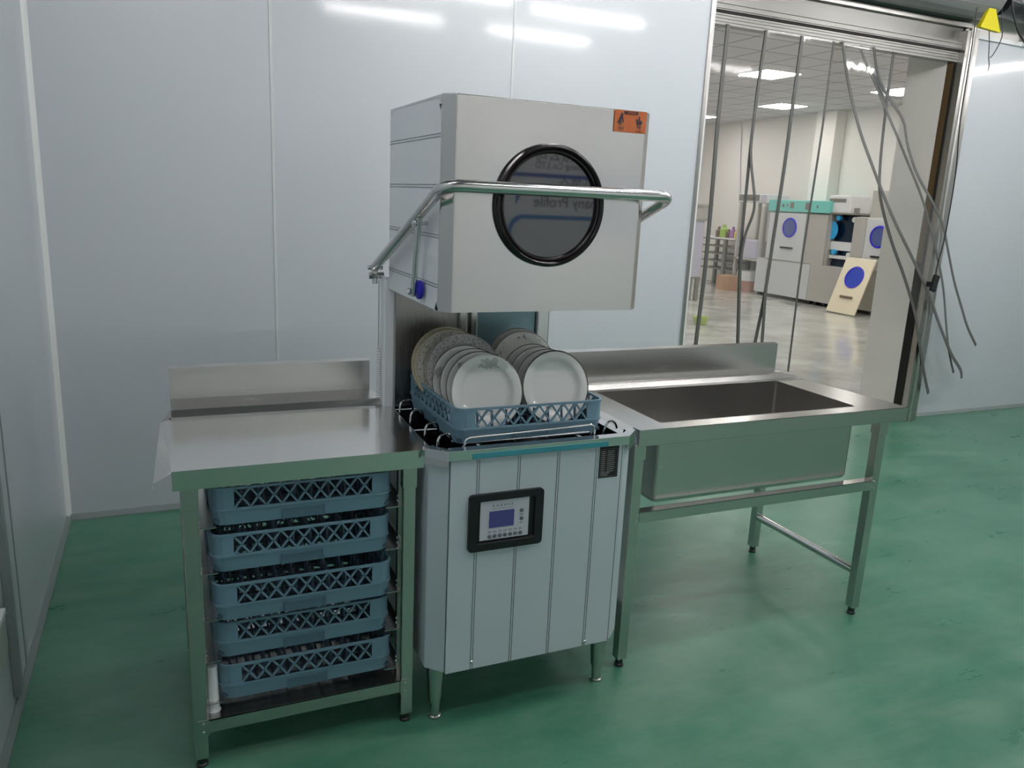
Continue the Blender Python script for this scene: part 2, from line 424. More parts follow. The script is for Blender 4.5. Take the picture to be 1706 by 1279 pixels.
# panel joints, corner bead, base channels
for i, x in enumerate((-.157, 1.117)):
    struct('trim_%d' % (i + 1), MB().box((x - .006, WY - .004, .03), (x - .001, WY + .01, CH)).box((x + .001, WY - .003, .03), (x + .004, WY + .01, CH)), M['white_trim'])
struct('trim_3', MB().prism([(WX, WY), (WX + .022, WY), (WX + .012, WY - .012), (WX, WY - .022)], 'z', 0, CH), M['white_trim'])
struct('trim_4', MB().box((2.385, WY - .012, 0), (2.405, WY + .112, CH)), M['aluminium'])
struct('trim_5', MB().box((WX - .002, .783, .0), (WX + .003, .792, CH)).box((WX, .79, .0), (WX + .0015, .82, .1)), M['grey_trim'])
struct('trim_6', MB().box((WX, .548, .05), (WX + .02, .600, .95)), M['grey_trim'], bevel=.003)  # grey strip standing in for a table leg's reflection on the wall
struct('baseboard_back', MB().prism([(WY, 0), (WY - .018, 0), (WY - .018, .006), (WY - .006, .03), (WY, .03)], 'x', WX, 2.385), M['grey_trim'])
struct('baseboard_left', MB().prism([(WX, 0), (WX + .018, 0), (WX + .018, .006), (WX + .006, .03), (WX, .03)], 'y', -4.1, WY), M['grey_trim'])
struct('baseboard_right', MB().prism([(2.48, 0), (2.462, 0), (2.462, .006), (2.474, .03), (2.48, .03)], 'x', 5.03, 9.0), M['grey_trim'])
struct('trim_7', MB().box((5.02, 2.455, 3.0), (9.0, 2.60, 3.03)), M['white_trim'])
for i, y in enumerate((5.6, 6.9, 8.2, 10.9, 12.2)):
    struct('trim_%d' % (i + 20), MB().box((10.994, y, 0), (11.0, y + .02, 3.5)), M['white_trim'])
# door header: aluminium rail in two steps, sheet fascia, roll cover
hd = MB()
hd.box((2.38, 2.43, 2.805), (4.88, 2.50, 2.875))
for z in (2.822, 2.842, 2.860): hd.box((2.38, 2.424, z), (4.88, 2.432, z + .008))
hd.box((2.38, 2.41, 2.888), (4.93, 2.50, 2.955))
for z in (2.895, 2.925): hd.box((2.38, 2.402, z), (4.93, 2.412, z + .012))
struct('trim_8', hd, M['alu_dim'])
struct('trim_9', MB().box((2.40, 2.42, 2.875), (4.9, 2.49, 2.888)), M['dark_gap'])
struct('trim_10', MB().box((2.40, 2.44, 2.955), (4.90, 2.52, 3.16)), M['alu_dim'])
struct('trim_11', MB().box((2.40, 2.40, 3.045), (4.93, 2.44, 3.075)), M['aluminium'])
# right door jamb: dark slot, brown seal and an extruded post with a round top
pj = MB()
pj.box((4.874, 2.375, 0), (4.908, 2.50, 3.02)); pj.cyl((4.934, 2.385, 0), (4.934, 2.385, 3.04), .026, n=16); pj.box((4.962, 2.39, 0), (5.02, 2.50, 3.04))
struct('trim_12', pj, M['aluminium'])
struct('trim_13', MB().box((4.866, 2.43, 0), (4.874, 2.50, 2.80)), M['dark_gap'])
struct('trim_14', MB().box((4.862, 2.445, 1.3), (4.867, 2.498, 2.80)), M['brown'])
struct('trim_15', MB().box((5.02, 2.462, 0), (5.035, 2.50, 3.0)), M['white_trim'])
rc = MB()
prof = [(2.42 + .0, 3.085)] + [(2.30 + .16 * math.cos(R(a)), 3.24 + .16 * math.sin(R(a))) for a in range(-60, -260, -20)] + [(2.42, 3.35)]
rc.prism(prof, 'x', 2.45, 4.93)
struct('trim_16', rc, M['roll'])
tp = MB()
pts = []
for i in range(24):
    t = i / 23; x = 4.98 + t * 3.8
    pts.append((x, 2.26 + .02 * math.sin(t * 31), 3.225 + .010 * math.sin(t * 47)))
tp.tube(pts, .115, 14)
o = tp.build('tarp_bundle', M['tarp']); tag(o, 'black wrapped tarpaulin bundle above the right wall panel, right of the yellow tag', 'tarpaulin')

# ceiling lamps of the machine room, plus unseen fill tubes added for brightness
TUBES = [(1.33, -1.42, 0, .0035, 1, 'slim ceiling tube lamp over the aisle in front of the dishwasher'), (2.95, -1.48, 0, .0045, 1, 'slim ceiling tube lamp over the aisle in front of the sink'),
         (2.95, -.42, 0, .009, 1, 'slim ceiling tube lamp above the sink table'), (1.55, -.28, 0, .011, 1, 'slim ceiling tube lamp just in front of the hood'),
         (-.62, -.72, 0, .0055, 1, 'added unseen fill tube in front of the left steel table, nearest the left wall'), (1.45, .95, 0, .013, 0, 'added unseen fill tube behind the hood, between it and the wall'),
         (3.2, .95, 0, .014, 0, 'added unseen fill tube between sink and doorway'), (5.2, .75, 0, .013, 1, 'added unseen fill tube in front of the right door jamb'),
         (7.83, .5, 1, .016, 1, 'slim ceiling tube lamp running towards the right wall'), (5.6, -1.3, 0, .017, 1, 'added unseen fill tube farthest right over the aisle')]
for x, y, along, wd, full, lab in TUBES:
    t = thing('tube_lamp', lab, 'ceiling lamp', (x, y, CH), 'ceiling tube lamps')
    ln = .56
    def bx(mb, w, z0, z1, e=0):
        if along: mb.box((x - w, y - ln - e, z0), (x + w, y + ln + e, z1))
        else: mb.box((x - ln - e, y - w, z0), (x + ln + e, y + w, z1))
        return mb
    bx(MB(), .03, CH - .055, CH, .02).build('housing', M['fixture'], t)
    bx(MB(), wd, CH - .085, CH - .057).build('tube', M['tube'] if full else M['tube_dim'], t)
for i, (x, y) in enumerate([(a, b) for a in (4.6, 7.15, 9.68) for b in (4.75, 7.2, 9.74, 12.3)]):
    t = thing('panel_lamp', 'square white LED panel lamp in the far room ceiling, %s row, %s' % (['first', 'second', 'third', 'fourth'][i % 4], ['left column', 'middle column', 'right column'][i // 4]), 'ceiling lamp', (x, y, 3.5), 'far room panel lamps')
    MB().box((x - .31, y - .31, 3.485), (x + .31, y + .31, 3.5)).build('frame', M['fixture'], t)
    MB().box((x - .295, y - .295, 3.478), (x + .295, y + .295, 3.4845)).build('diffuser', M['led'], t)

# company poster behind the viewer (seen mirrored in the hood window)
PY = -4.09
po = thing('company_poster', 'white company poster on the rear wall, seen mirrored in the round window', 'poster', (2.6, PY, 1.2))
MB().box((1.75, PY - .008, .35), (4.3, PY, 2.35)).build('sheet', M['paper'], po)
def rot_face(): return (R(90), 0, R(180))
MB().box((1.80, PY, 1.84), (4.2, PY + .003, 1.872)).build('rule', M['poster_blue'], po, label='blue rule under the company name')
fr = MB()
o1 = rrect(1.98, 4.1, .45, 1.53, .13); o2 = rrect(2.015, 4.065, .485, 1.495, .11)
n = len(o1)
fr.add([(a, PY + .002, b) for a, b in o1] + [(a, PY + .002, b) for a, b in o2], [(i, (i + 1) % n, n + (i + 1) % n, n + i) for i in range(n)])
fr.build('border', M['poster_cyan'], po, label='light blue rounded border')
text_mesh('heading', 'Company Profile', .128, M['ink'], po, (2.205, PY + .002, 1.60), rot_face(), 'RIGHT')
text_mesh('heading', '企业简介', .115, M['ink'], po, (2.43, PY + .002, 1.745), rot_face(), 'RIGHT')
text_mesh('company_name', 'cheng Co.,LTD', .075, M['ink'], po, (2.205, PY + .002, 1.915), rot_face(), 'RIGHT')
text_mesh('company_name', '有限公司', .12, M['ink'], po, (2.205, PY + .002, 1.985), rot_face(), 'RIGHT')
MB().add([(2.04, PY + .002, 1.74), (2.11, PY + .002, 1.74), (2.04, PY + .002, 1.60)], [(0, 1, 2)]).build('arrow', M['poster_blue'], po, label='blue corner wedge')

# ---------------------------------------------------------------- hood dishwasher
dw = thing('hood_dishwasher', 'steel hood dishwasher with raised hood, round black window and white filmed lower body', 'dishwasher', (.348, .3, 0))
W = .695; CHM = .048; BZ0, BZ1 = .205, .905; DEP = .66
def outline(g=0.):
    return [(CHM - g * .4, -g), (W - CHM + g * .4, -g), (W + g, CHM - g * .4), (W + g, DEP + g), (-g, DEP + g), (-g, CHM - g * .4)]
bd = MB()
ol = outline(); n = 6
bd.add([(x, y, BZ0) for x, y in ol] + [(x, y, BZ1) for x, y in ol], [(i, (i + 1) % n, n + (i + 1) % n, n + i) for i in range(n)] + [tuple(range(n))[::-1]])
body = bd.build('body', M['film'], dw, bevel=.003)
fp = MB().box((CHM + .004, -.004, BZ0 - .004), (W - CHM - .012, .0, BZ1 - .004)).build('front_panel', M['film'], dw, bevel=.0015)
sm = MB()
for x in (.139, .272, .406, .542):
    for d in (-.0042, .0030): sm.box((x + d, -.0049, BZ0 - .003), (x + d + .0014, -.004, BZ1 - .006))
sm.build('film_seam', M['seam'], fp, label='dark double seams of the protective film')
for x in (CHM + .0015, W - CHM - .0105): MB().box((x, -.0012, BZ0), (x + .002, .0004, BZ1 - .005)).build('panel_gap', M['seam'], dw)
for x, z in ((.139, .226), (.545, .216)):
    MB().lathe([(.0001, -.0085), (.004, -.008), (.0065, -.005), (.0065, -.003)], (x, 0, z), 'y', 14).build('screw', M['chrome'], fp)
# legs: tapered sleeve plus adjustable foot
for x, y in ((.048, .075), (W - .045, .075), (.048, DEP - .06), (W - .045, DEP - .06)):
    MB().lathe([(.0001, .2045), (.031, .2045), (.031, .19), (.022, .062), (.0001, .062)], (x, y, 0), 'z', 24).lathe([(.017, .062), (.017, .012), (.021, .008), (.021, 0), (.0001, 0)], (x, y, 0), 'z', 20).build('leg', M['steel_z'], dw)
# rim: chamfered ring, black tank inside
ro = [(CHM - .006, -.014), (W - CHM + .006, -.014), (W + .014, CHM - .006), (W + .014, .060), (W + .014, .066), (W + .014, DEP + .014), (-.014, DEP + .014), (-.014, .066), (-.014, .060), (-.014, CHM - .006)]
ri = [(.045, .022), (W - .045, .022), (W - .020, .045), (W - .020, .060), (W - .020, .066), (W - .020, DEP - .05), (.020, DEP - .05), (.020, .066), (.020, .060), (.020, .045)]
RZ0, RZ1 = .905, .934
zt = [RZ1, RZ1, RZ1, RZ1, .909, .909, .909, .909, RZ1, RZ1]; n = 10
rm = MB()
vs = [(x, y, RZ0) for x, y in ro] + [(x, y, z) for (x, y), z in zip(ro, zt)] + [(x, y, z) for (x, y), z in zip(ri, zt)] + [(x, y, .902) for x, y in ri]
fs = []
for k in range(3): fs += [(k * n + i, k * n + (i + 1) % n, (k + 1) * n + (i + 1) % n, (k + 1) * n + i) for i in range(n)]
rm.add(vs, fs)
rim = rm.build('rim', M['chrome'], dw, bevel=.002)
MB().box((.115, -.0158, RZ0 + .001), (.575, -.0142, RZ1 - .012)).build('rim_film', M['film_teal'], rim, label='teal film strip on the rim')
for sx in (0, 1):
    xa, xb = (-.014, CHM - .006) if sx == 0 else (W + .014, W - CHM + .006)
    MB().add([(xa * 1.0, CHM - .004, RZ0 - .02), (xb, -.012, RZ0 - .02), (xb, -.012, RZ0 + .001), (xa, CHM - .004, RZ0 + .001)], [(0, 1, 2, 3)]).build('corner_band', M['pipe'], rim, solid=.002)
tk = MB()
m_ = [(x, y, .903) for x, y in ri] + [(.06 + (x - .06) * .97, .05 + (y - .05) * .95, .80) for x, y in ri]
tk.add(m_, [(i, (i + 1) % n, n + (i + 1) % n, n + i) for i in range(n)] + [tuple(range(n, 2 * n))])
tk.build('wash_tank', M['inner_black'], dw)
# wire rack guides
def wire(pts, r=.0038, name='rack_guide'): MB().tube(fillet(pts, .018, 5), r, 8).build(name, M['chrome'], dw)
wire([(.105, .030, .925), (.108, .030, .958), (.545, .030, .968), (.548, .030, .925)])
wire([(.105, .048, .920), (.108, .044, .935), (.545, .044, .940), (.548, .048, .920)], .003)
for y in (.075, .20, .36, .49): wire([(.036, y, .90), (.038, y, .955), (.078, y + .01, .962), (.092, y + .015, .905)], .0042)
for y in (.10, .34): wire([(W - .022, y, .925), (W - .028, y, .950), (W - .06, y, .952), (W - .075, y, .905)], .0042)
rl = MB()
for x in (.17, .52): rl.tube([(x, .03, .915), (x, DEP - .07, .915)], .005, 8)
for y in (.04, .30, .56): rl.tube([(.03, y, .907), (W - .03, y, .907)], .004, 8)
rl.build('rack_rail', M['chrome'], dw)
sp = MB().bar((.16, .30, .885), (.53, .30, .885), .03, .02)
sp.cyl((.345, .30, .80), (.345, .30, .89), .022)
sp.build('spray_arm', M['pipe'], dw)
# back: steel panel with two posts and the outer column
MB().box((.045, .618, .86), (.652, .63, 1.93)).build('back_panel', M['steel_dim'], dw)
for x0, x1 in ((.286, .318), (.330, .358), (.596, .650)):
    MB().box((x0, .598, .86), (x1, .618, 1.90)).build('guide_post', M['pipe'], dw, bevel=.006)
MB().box((.360, .612, .95), (.594, .6185, 1.6)).build('back_film', M['film_grey_teal'], dw, label='teal film on the back panel')
MB().box((.004, .585, .875), (.040, .64, 1.372)).box((.040, .60, .875), (.050, .618, 1.35)).build('side_column', M['film_white'], dw, bevel=.004)
MB().box((.0, .60, .80), (.045, .64, .876)).build('column_foot', M['steel_dark'], dw)
sg = MB(); N_ = 30
pts = [(.0 - .004 + .007 * math.cos(i * PI / 4), .63 + .007 * math.sin(i * PI / 4), .90 + i * .22 / (N_ * 8)) for i in range(N_ * 8)]
sg.tube(pts, .0013, 5)
sg.cyl((-.004, .63, 1.12), (-.004, .63, 1.36), .003, n=8)
sg.build('spring', M['pipe'], dw)
# hood
HZ0, HZ1, HF, HB = 1.334, 1.922, .025, .585
HX0, HX1 = .020, .675; HC = .030
hp = [(HX0 + HC, HF), (HX1 - HC, HF), (HX1, HF + HC), (HX1, HB), (HX0, HB), (HX0, HF + HC)]
hb = MB(); n = 6
hb.add([(x, y, HZ0) for x, y in hp] + [(x, y, HZ1) for x, y in hp],
       [(i, (i + 1) % n, n + (i + 1) % n, n + i) for i in range(n) if i != 3] + [tuple(range(n, 2 * n))])
hood = hb.build('hood', M['steel_hood'], dw, solid=.004, offset=-1, bevel=.003)
rsd = MB()
rsd.add([(HX0 - .0006, HB - .002, 1.336), (HX0 - .0006, HF + HC + .015, 1.336), (HX0 - .0006, HF + HC + .003, 1.352), (HX0 - .0006, HF + HC + .003, 1.890), (HX0 - .0006, HF + HC + .03, 1.910), (HX0 - .0006, HB - .06, 1.914), (HX0 - .0006, HB - .002, 1.885)],
        [(0, 1, 2, 3, 4, 5, 6)])
fl = rsd.build('side_film', M['film_white'], hood, label='white protective film on the hood side', solid=.0008)
sm = MB()
for z in (1.405, 1.543, 1.680, 1.815):
    for d in (-.0045, .0035): sm.box((HX0 - .0022, HF + HC + .003, z + d), (HX0 - .001, HB - .002, z + d + .0014))
sm.build('film_seam', M['seam'], fl, label='dark double seams of the film')
MB().add([(HX0 - .0018, HF + HC + .002, 1.894), (HX0 - .0018, HF + HC + .02, 1.897), (HX0 - .0018, HF + HC + .008, 1.878)], [(0, 1, 2)]).build('torn_corner', M['dark_gap'], fl, label='dark torn upper corner of the film')
MB().add([(HX0 - .0018, HF + HC + .002, 1.335), (HX0 - .0018, HF + HC + .024, 1.337), (HX0 - .0018, HF + HC + .008, 1.362)], [(0, 1, 2)]).build('torn_corner', M['dark_gap'], fl, label='dark torn lower corner of the film')
# round window
wc = (.340, HF - .0025, 1.639)
ring = [(.171, .0), (.173, -.010), (.169, -.019), (.163, -.021), (.159, -.017), (.157, -.013), (.153, -.016), (.149, -.015), (.146, -.008), (.145, .0)]
rg = MB().lathe(ring, wc, 'y', 72).build('window_ring', M['rubber'], hood, label='black rubber ring')
MB().lathe([(.0001, -.003), (.1465, -.003), (.1465, 0.)], wc, 'y', 64).build('window_glass', M['smoked'], hood, label='dark smoked glass')
# warning sticker
y0 = HF - .0028
st = MB().box((.535, y0 - .0006, 1.8595), (.6435, y0 + .0006, 1.9205)).build('warning_sticker', M['orange'], hood, label='orange warning sticker')
ys = y0 - .0013
def flat(polys, name, mat, parent, y=ys):
    mb = MB()
    for p in polys: mb.add([(a, y, b) for a, b in p], [tuple(range(len(p)))])
    return mb.build(name, mat, parent, solid=.0006)
def shift(polys, dx, dz, s=1.): return [[(dx + a * s, dz + b * s) for a, b in p] for p in polys]
# (sticker art and lettering live on the sticker)
text_mesh('sticker_word', 'WARNING', .0065, M['orange'], st and hood, (.592, ys - .001, 1.9118), (R(90), 0, 0), depth=.0002)
flat([[(.566, 1.9105), (.613, 1.9105), (.613, 1.9185), (.566, 1.9185)]], 'sticker_header', M['ink'], hood)
hand1 = [[(-.012, .0), (-.002, .022), (.003, .020), (.004, .010), (-.004, -.002)], [(-.012, 0), (-.016, -.008), (-.013, -.009), (-.008, -.001)], [(-.008, -.001), (-.011, -.012), (-.008, -.012), (-.004, -.002)], [(-.004, -.002), (-.004, -.013), (-.001, -.012), (0, 0)], [(.003, .012), (.008, -.006), (.006, -.008), (.0, .006)],
         [(-.012, -.022), (.010, -.022), (.010, -.0205), (-.012, -.0205)], [(-.010, -.018), (-.009, -.018), (-.007, -.013), (-.008, -.013)], [(-.002, -.018), (-.001, -.018), (.001, -.013), (0, -.013)], [(.005, -.018), (.006, -.018), (.008, -.013), (.007, -.013)]]
flat(shift(hand1, .559, 1.892, .95), 'hand_symbol', M['ink'], hood)
gear = [[(.006 + (.0075 if k % 2 else .0055) * math.cos(k * PI / 8), -.001 + (.0075 if k % 2 else .0055) * math.sin(k * PI / 8)) for k in range(16)]]
hand2 = [[(-.010, .008), (-.005, .010), (.0, -.006), (-.003, -.012), (-.008, -.002)], [(-.003, -.012), (0, -.006), (-.001, -.018), (-.003, -.018)], [(-.001, .016), (.003, .018), (.004, .006), (.0, .005)], [(.003, -.010), (.008, -.010), (.007, -.020), (.004, -.020)]] + gear
flat(shift(hand2, .617, 1.890, .95), 'gear_symbol', M['ink'], hood)
flat([[(.549, 1.8665), (.566, 1.8665), (.566, 1.868), (.549, 1.868)], [(.608, 1.8645), (.628, 1.8645), (.628, 1.866), (.608, 1.866)]], 'sticker_caption', M['ink'], hood)
# lifting handle
HXL, HXR = -.012, .700
hpth = fillet([(HXL, .665, 1.398), (HXL, -.065, 1.682), (HXR, -.065, 1.682), (HXR, .665, 1.398)], .055, 8)
hdl = MB().tube(hpth, .0165, 16).build('lift_handle', M['pipe'], dw, label='polished U-shaped lifting handle')
for x in (HXL, HXR):
    MB().cyl((x - .0, .655, 1.345), (x, .655, 1.40), .010).cyl((x - .022, .655, 1.372), (x + .030 if x < .3 else x - .030, .655, 1.372), .013, n=6).cyl((x - .026, .655, 1.40), (x + .026, .655, 1.40), .008).build('pivot', M['chrome'], hdl)
# link arm with blue roller
lk = MB().cyl((-.014, .133, 1.606), (-.014, .189, 1.362), .0085, n=12).build('link_arm', M['pipe'], dw)
for y, z in ((.141, 1.575), (.187, 1.375)):
    MB().cyl((-.034, y, z), (.012, y, z), .0055, n=8).cyl((-.030, y, z), (-.024, y, z), .011, n=6).build('bolt', M['chrome'], lk)
MB().lathe([(.0001, -.008), (.022, -.008), (.028, -.004), (.028, .006), (.022, .010), (.0001, .010)], (.004, .187, 1.380), 'x', 28).build('roller', M['blue_roller'], lk, label='blue nylon roller')
# control panel
cy_ = -.004
cf = MB()
oo = rrect(.111, .357, .607, .790, .012); rec = rrect(.138, .330, .630, .768, .006); n = len(oo)
cf.add([(a, cy_, b) for a, b in oo] + [(a, cy_ - .012, b) for a, b in oo] + [(a, cy_ - .012, b) for a, b in rec] + [(.140 + (a - .138) * .97, cy_ - .002, .634 + (b - .630) * .97) for a, b in rec],
       [(k * n + i, k * n + (i + 1) % n, (k + 1) * n + (i + 1) % n, (k + 1) * n + i) for k in range(3) for i in range(n)] + [tuple(range(3 * n, 4 * n))])
cp = cf.build('control_panel', M['black'], dw, label='black framed control panel')
yp = cy_ - .0058
MB().box((.148, cy_ - .006, .638), (.311, cy_ - .0015, .765)).build('keypad', M['grey_plate'], cp, bevel=.002, label='silver keypad')
MB().box((.178, yp - .0018, .678), (.260, yp - .0002, .731)).build('screen', M['lcd'], cp, label='blue display screen')
for x, z in [(.285, .724), (.286, .697)] + [(.181 + k * .0172, .650) for k in range(7)]:
    MB().lathe([(.0001, -.0035), (.0055, -.003), (.0068, -.001), (.0068, .001)], (x, yp, z), 'y', 16).build('button', M['button'], cp)
mk = []
for k, (a, b) in enumerate(((.187, .004), (.200, .008), (.213, .007), (.225, .006), (.237, .009), (.249, .005))):
    z = .7465; mk += [[(a, z), (a + .0075, z), (a + .0075, z + .0012), (a, z + .0012)], [(a + .001, z + .003), (a + .0065, z + .003), (a + .0065, z + .0042), (a + .001, z + .0042)], [(a + .003, z - .001), (a + .0042, z - .001), (a + .0042, z + .007), (a + .003, z + .007)]]
mk += [[(.187, .7385), (.255, .7385), (.255, .7398), (.187, .7398)]]
for k in range(7):
    a = .1755 + k * .0172; z = .6625
    mk += [[(a, z), (a + .004, z), (a + .004, z + .0045), (a, z + .0045)], [(a + .0055, z), (a + .0095, z), (a + .0095, z + .0045), (a + .0055, z + .0045)]]
for z in (.709, .682): mk += [[(.280, z), (.285, z), (.285, z + .003), (.280, z + .003)], [(.2865, z), (.2915, z), (.2915, z + .003), (.2865, z + .003)]]
flat(mk, 'lettering', M['ink_grey'], cp, yp - .0006)
# rating plate
npl = MB().box((.552, -.0055, .797), (.622, -.004, .902)).build('rating_plate', M['black'], dw, label='black rating plate')
mk = []
rnd = random.Random(7)
for r_ in range(11):
    z = .885 - r_ * .0068
    mk += [[(.559, z), (.573 + rnd.random() * .003, z), (.573, z + .0028), (.559, z + .0028)]]
    mk += [[(.580, z), (.598 + rnd.random() * .013, z), (.598 + .012, z + .0026), (.580, z + .0026)]]
mk += [[(.559, .8045), (.585, .8045), (.585, .808), (.559, .808)], [(.559, .811), (.592, .811), (.592, .8145), (.559, .8145)]]
flat(mk, 'lettering', M['ink_pale'], npl, -.0058)
MB().box((.556, -.0058, .893), (.618, -.0054, .8936)).box((.556, -.0058, .801), (.618, -.0054, .8016)).box((.556, -.0058, .801), (.5566, -.0054, .8936)).box((.6174, -.0058, .801), (.618, -.0054, .8936)).build('border', M['ink_pale'], npl)

# ---------------------------------------------------------------- dish racks
RW, RH = .51, .112
def rack_wall(mb, mi=0):
    """four walls of a square rack, base at z=0, front at y=0, x from 0"""
    r = .035; t = .005; zb = .050
    out = rrect(0, RW, 0, RW, r, 6); inn = rrect(t, RW - t, t, RW - t, r - t, 6); n = len(out)
    # solid lower band
    taper = rrect(.006, RW - .006, .006, RW - .006, r, 6); inn2 = rrect(.006 + t, RW - .006 - t, .006 + t, RW - .006 - t, r - t, 6)
    ov = rrect(-.002, RW + .002, -.002, RW + .002, r, 6)
    def ring(loops):
        k = len(loops); vs = []
        for lp, z in loops: vs += [(a, b, z) for a, b in lp]
        mb.add(vs, [(q * n + i, q * n + (i + 1) % n, ((q + 1) % k) * n + (i + 1) % n, ((q + 1) % k) * n + i) for q in range(k) for i in range(n)], mi)
    ring([(taper, .0), (out, zb), (inn, zb), (inn2, .0)])
    ring([(ov, zb - .006), (ov, zb), (inn, zb), (inn, zb - .006)])
    ring([(ov, RH - .007), (ov, RH), (inn, RH), (inn, RH - .007)])
    # corner posts
    c0 = .062
    for side in range(4):
        def P(u, v, z):
            return [(u, v, z), (RW - v, u, z), (RW - u, RW - v, z), (v, RW - u, z)][side]
        for a, b in ((r * .9, c0), (RW - c0, RW - r * .9)):
            vs = [P(a, 0, zb), P(b, 0, zb), P(b, t, zb), P(a, t, zb), P(a, 0, RH - .005), P(b, 0, RH - .005), P(b, t, RH - .005), P(a, t, RH - .005)]
            mb.add(vs, [(0, 3, 2, 1), (4, 5, 6, 7), (0, 1, 5, 4), (1, 2, 6, 5), (2, 3, 7, 6), (3, 0, 4, 7)], mi)
        # lattice
        L0, L1 = c0, RW - c0; nd = 9; st = (L1 - L0) / nd; z0, z1 = zb - .001, RH - .006
        for k in range(nd):
            a = L0 + k * st
            for (u0, w0, u1, w1) in ((a, z0, a + st, z1), (a, z1, a + st, z0)):
                d = Vector((u1 - u0, w1 - w0)).normalized(); nn = Vector((-d.y, d.x)) * .0024
                q = [(u0 + nn.x, w0 + nn.y), (u1 + nn.x, w1 + nn.y), (u1 - nn.x, w1 - nn.y), (u0 - nn.x, w0 - nn.y)]
                vs = [P(u, .0006, w) for u, w in q] + [P(u, .0085, w) for u, w in q]
                mb.add(vs, [(0, 1, 2, 3), (7, 6, 5, 4), (0, 4, 5, 1), (1, 5, 6, 2), (2, 6, 7, 3), (3, 7, 4, 0)], mi)
    # rounded corner skin above the band
    for cx, cy, a0 in ((RW - r, r, -90), (RW - r, RW - r, 0), (r, RW - r, 90), (r, r, 180)):
        vs = []; m_ = 7
        for i in range(m_):
            tt = R(a0 + 90 * i / (m_ - 1)); vs += [(cx + r * math.cos(tt), cy + r * math.sin(tt), zb - .002), (cx + r * math.cos(tt), cy + r * math.sin(tt), RH - .002), (cx + (r - t) * math.cos(tt), cy + (r - t) * math.sin(tt), RH - .002), (cx + (r - t) * math.cos(tt), cy + (r - t) * math.sin(tt), zb - .002)]
        mb.add(vs, [(i * 4 + j, (i + 1) * 4 + j, (i + 1) * 4 + (j + 1) % 4, i * 4 + (j + 1) % 4) for i in range(m_ - 1) for j in range(4)], mi, True)
rk = bpy.data.objects.new('dish_rack', None); COL.objects.link(rk); rk.empty_display_size = .05; ORG[rk.name] = Vector((0, 0, 0))
mb = MB(); rack_wall(mb); mb.build('side_wall', M['rack'], rk, fix=True)
# hand grip on each side: wall left uncut, recess shade painted darker, with rim
for side in range(4):
    gp = MB()
    def P(u, v, z): return [(u, v, z), (RW - v, u, z), (RW - u, RW - v, z), (v, RW - u, z)][side]
    a, b, z0, z1 = .195, .305, .0, .028
    for (u0, u1, w0, w1, d0, d1) in ((a, b, z1, z1 + .004, -.0025, .004), (a - .004, a, z0, z1 + .004, -.0025, .006), (b, b + .004, z0, z1 + .004, -.0025, .006), (a, b, .002, z1, -.0005, .004)):
        vs = [P(u0, d0, w0), P(u1, d0, w0), P(u1, d1, w0), P(u0, d1, w0), P(u0, d0, w1), P(u1, d0, w1), P(u1, d1, w1), P(u0, d1, w1)]
        gp.add(vs, [(0, 3, 2, 1), (4, 5, 6, 7), (0, 1, 5, 4), (1, 2, 6, 5), (2, 3, 7, 6), (3, 0, 4, 7)])
    gp.build('hand_grip', M['rack_grip_shade'], rk)
bs = MB()
for k in range(11):
    a = .012 + k * (RW - .024) / 10
    bs.box((a - .003, .008, .010), (a + .003, RW - .008, .018)); bs.box((.008, a - .003, .008), (RW - .008, a + .003, .016))
bs.build('base_grid', M['rack_in_shade'], rk)
pg = MB()
for i in range(10):
    for j in range(10):
        x = .036 + i * .0487; y = .036 + j * .0487
        pg.bar((x, y, .014), (x, y + .012, .088), .006, .006, up=(0, 1, 0))
o = pg.build('peg', M['rack_in_shade'], rk); o['kind'] = 'stuff'
TX = -.352 - RW / 2
rk.location = (.094, .075, .9225)
tag(rk, 'pale blue plate rack on the open dishwasher, filled with plates', 'dish rack', 'blue plate racks')
ql = ['topmost empty blue rack under the left steel table', 'second blue rack from the top under the left steel table', 'middle blue rack of the five under the left steel table, sticking out slightly',
      'fourth blue rack from the top under the left steel table', 'lowest blue rack under the left steel table, just above the shelf']
RZ = [.738, .601, .457, .328, .192]
RY = [.098, .094, .080, .104, .100]
for i in range(5):
    c = copy_tree(rk); c.location = (TX + (.003, -.003, 0, .0, .006)[i], RY[i], RZ[i]); c['label'] = ql[i]

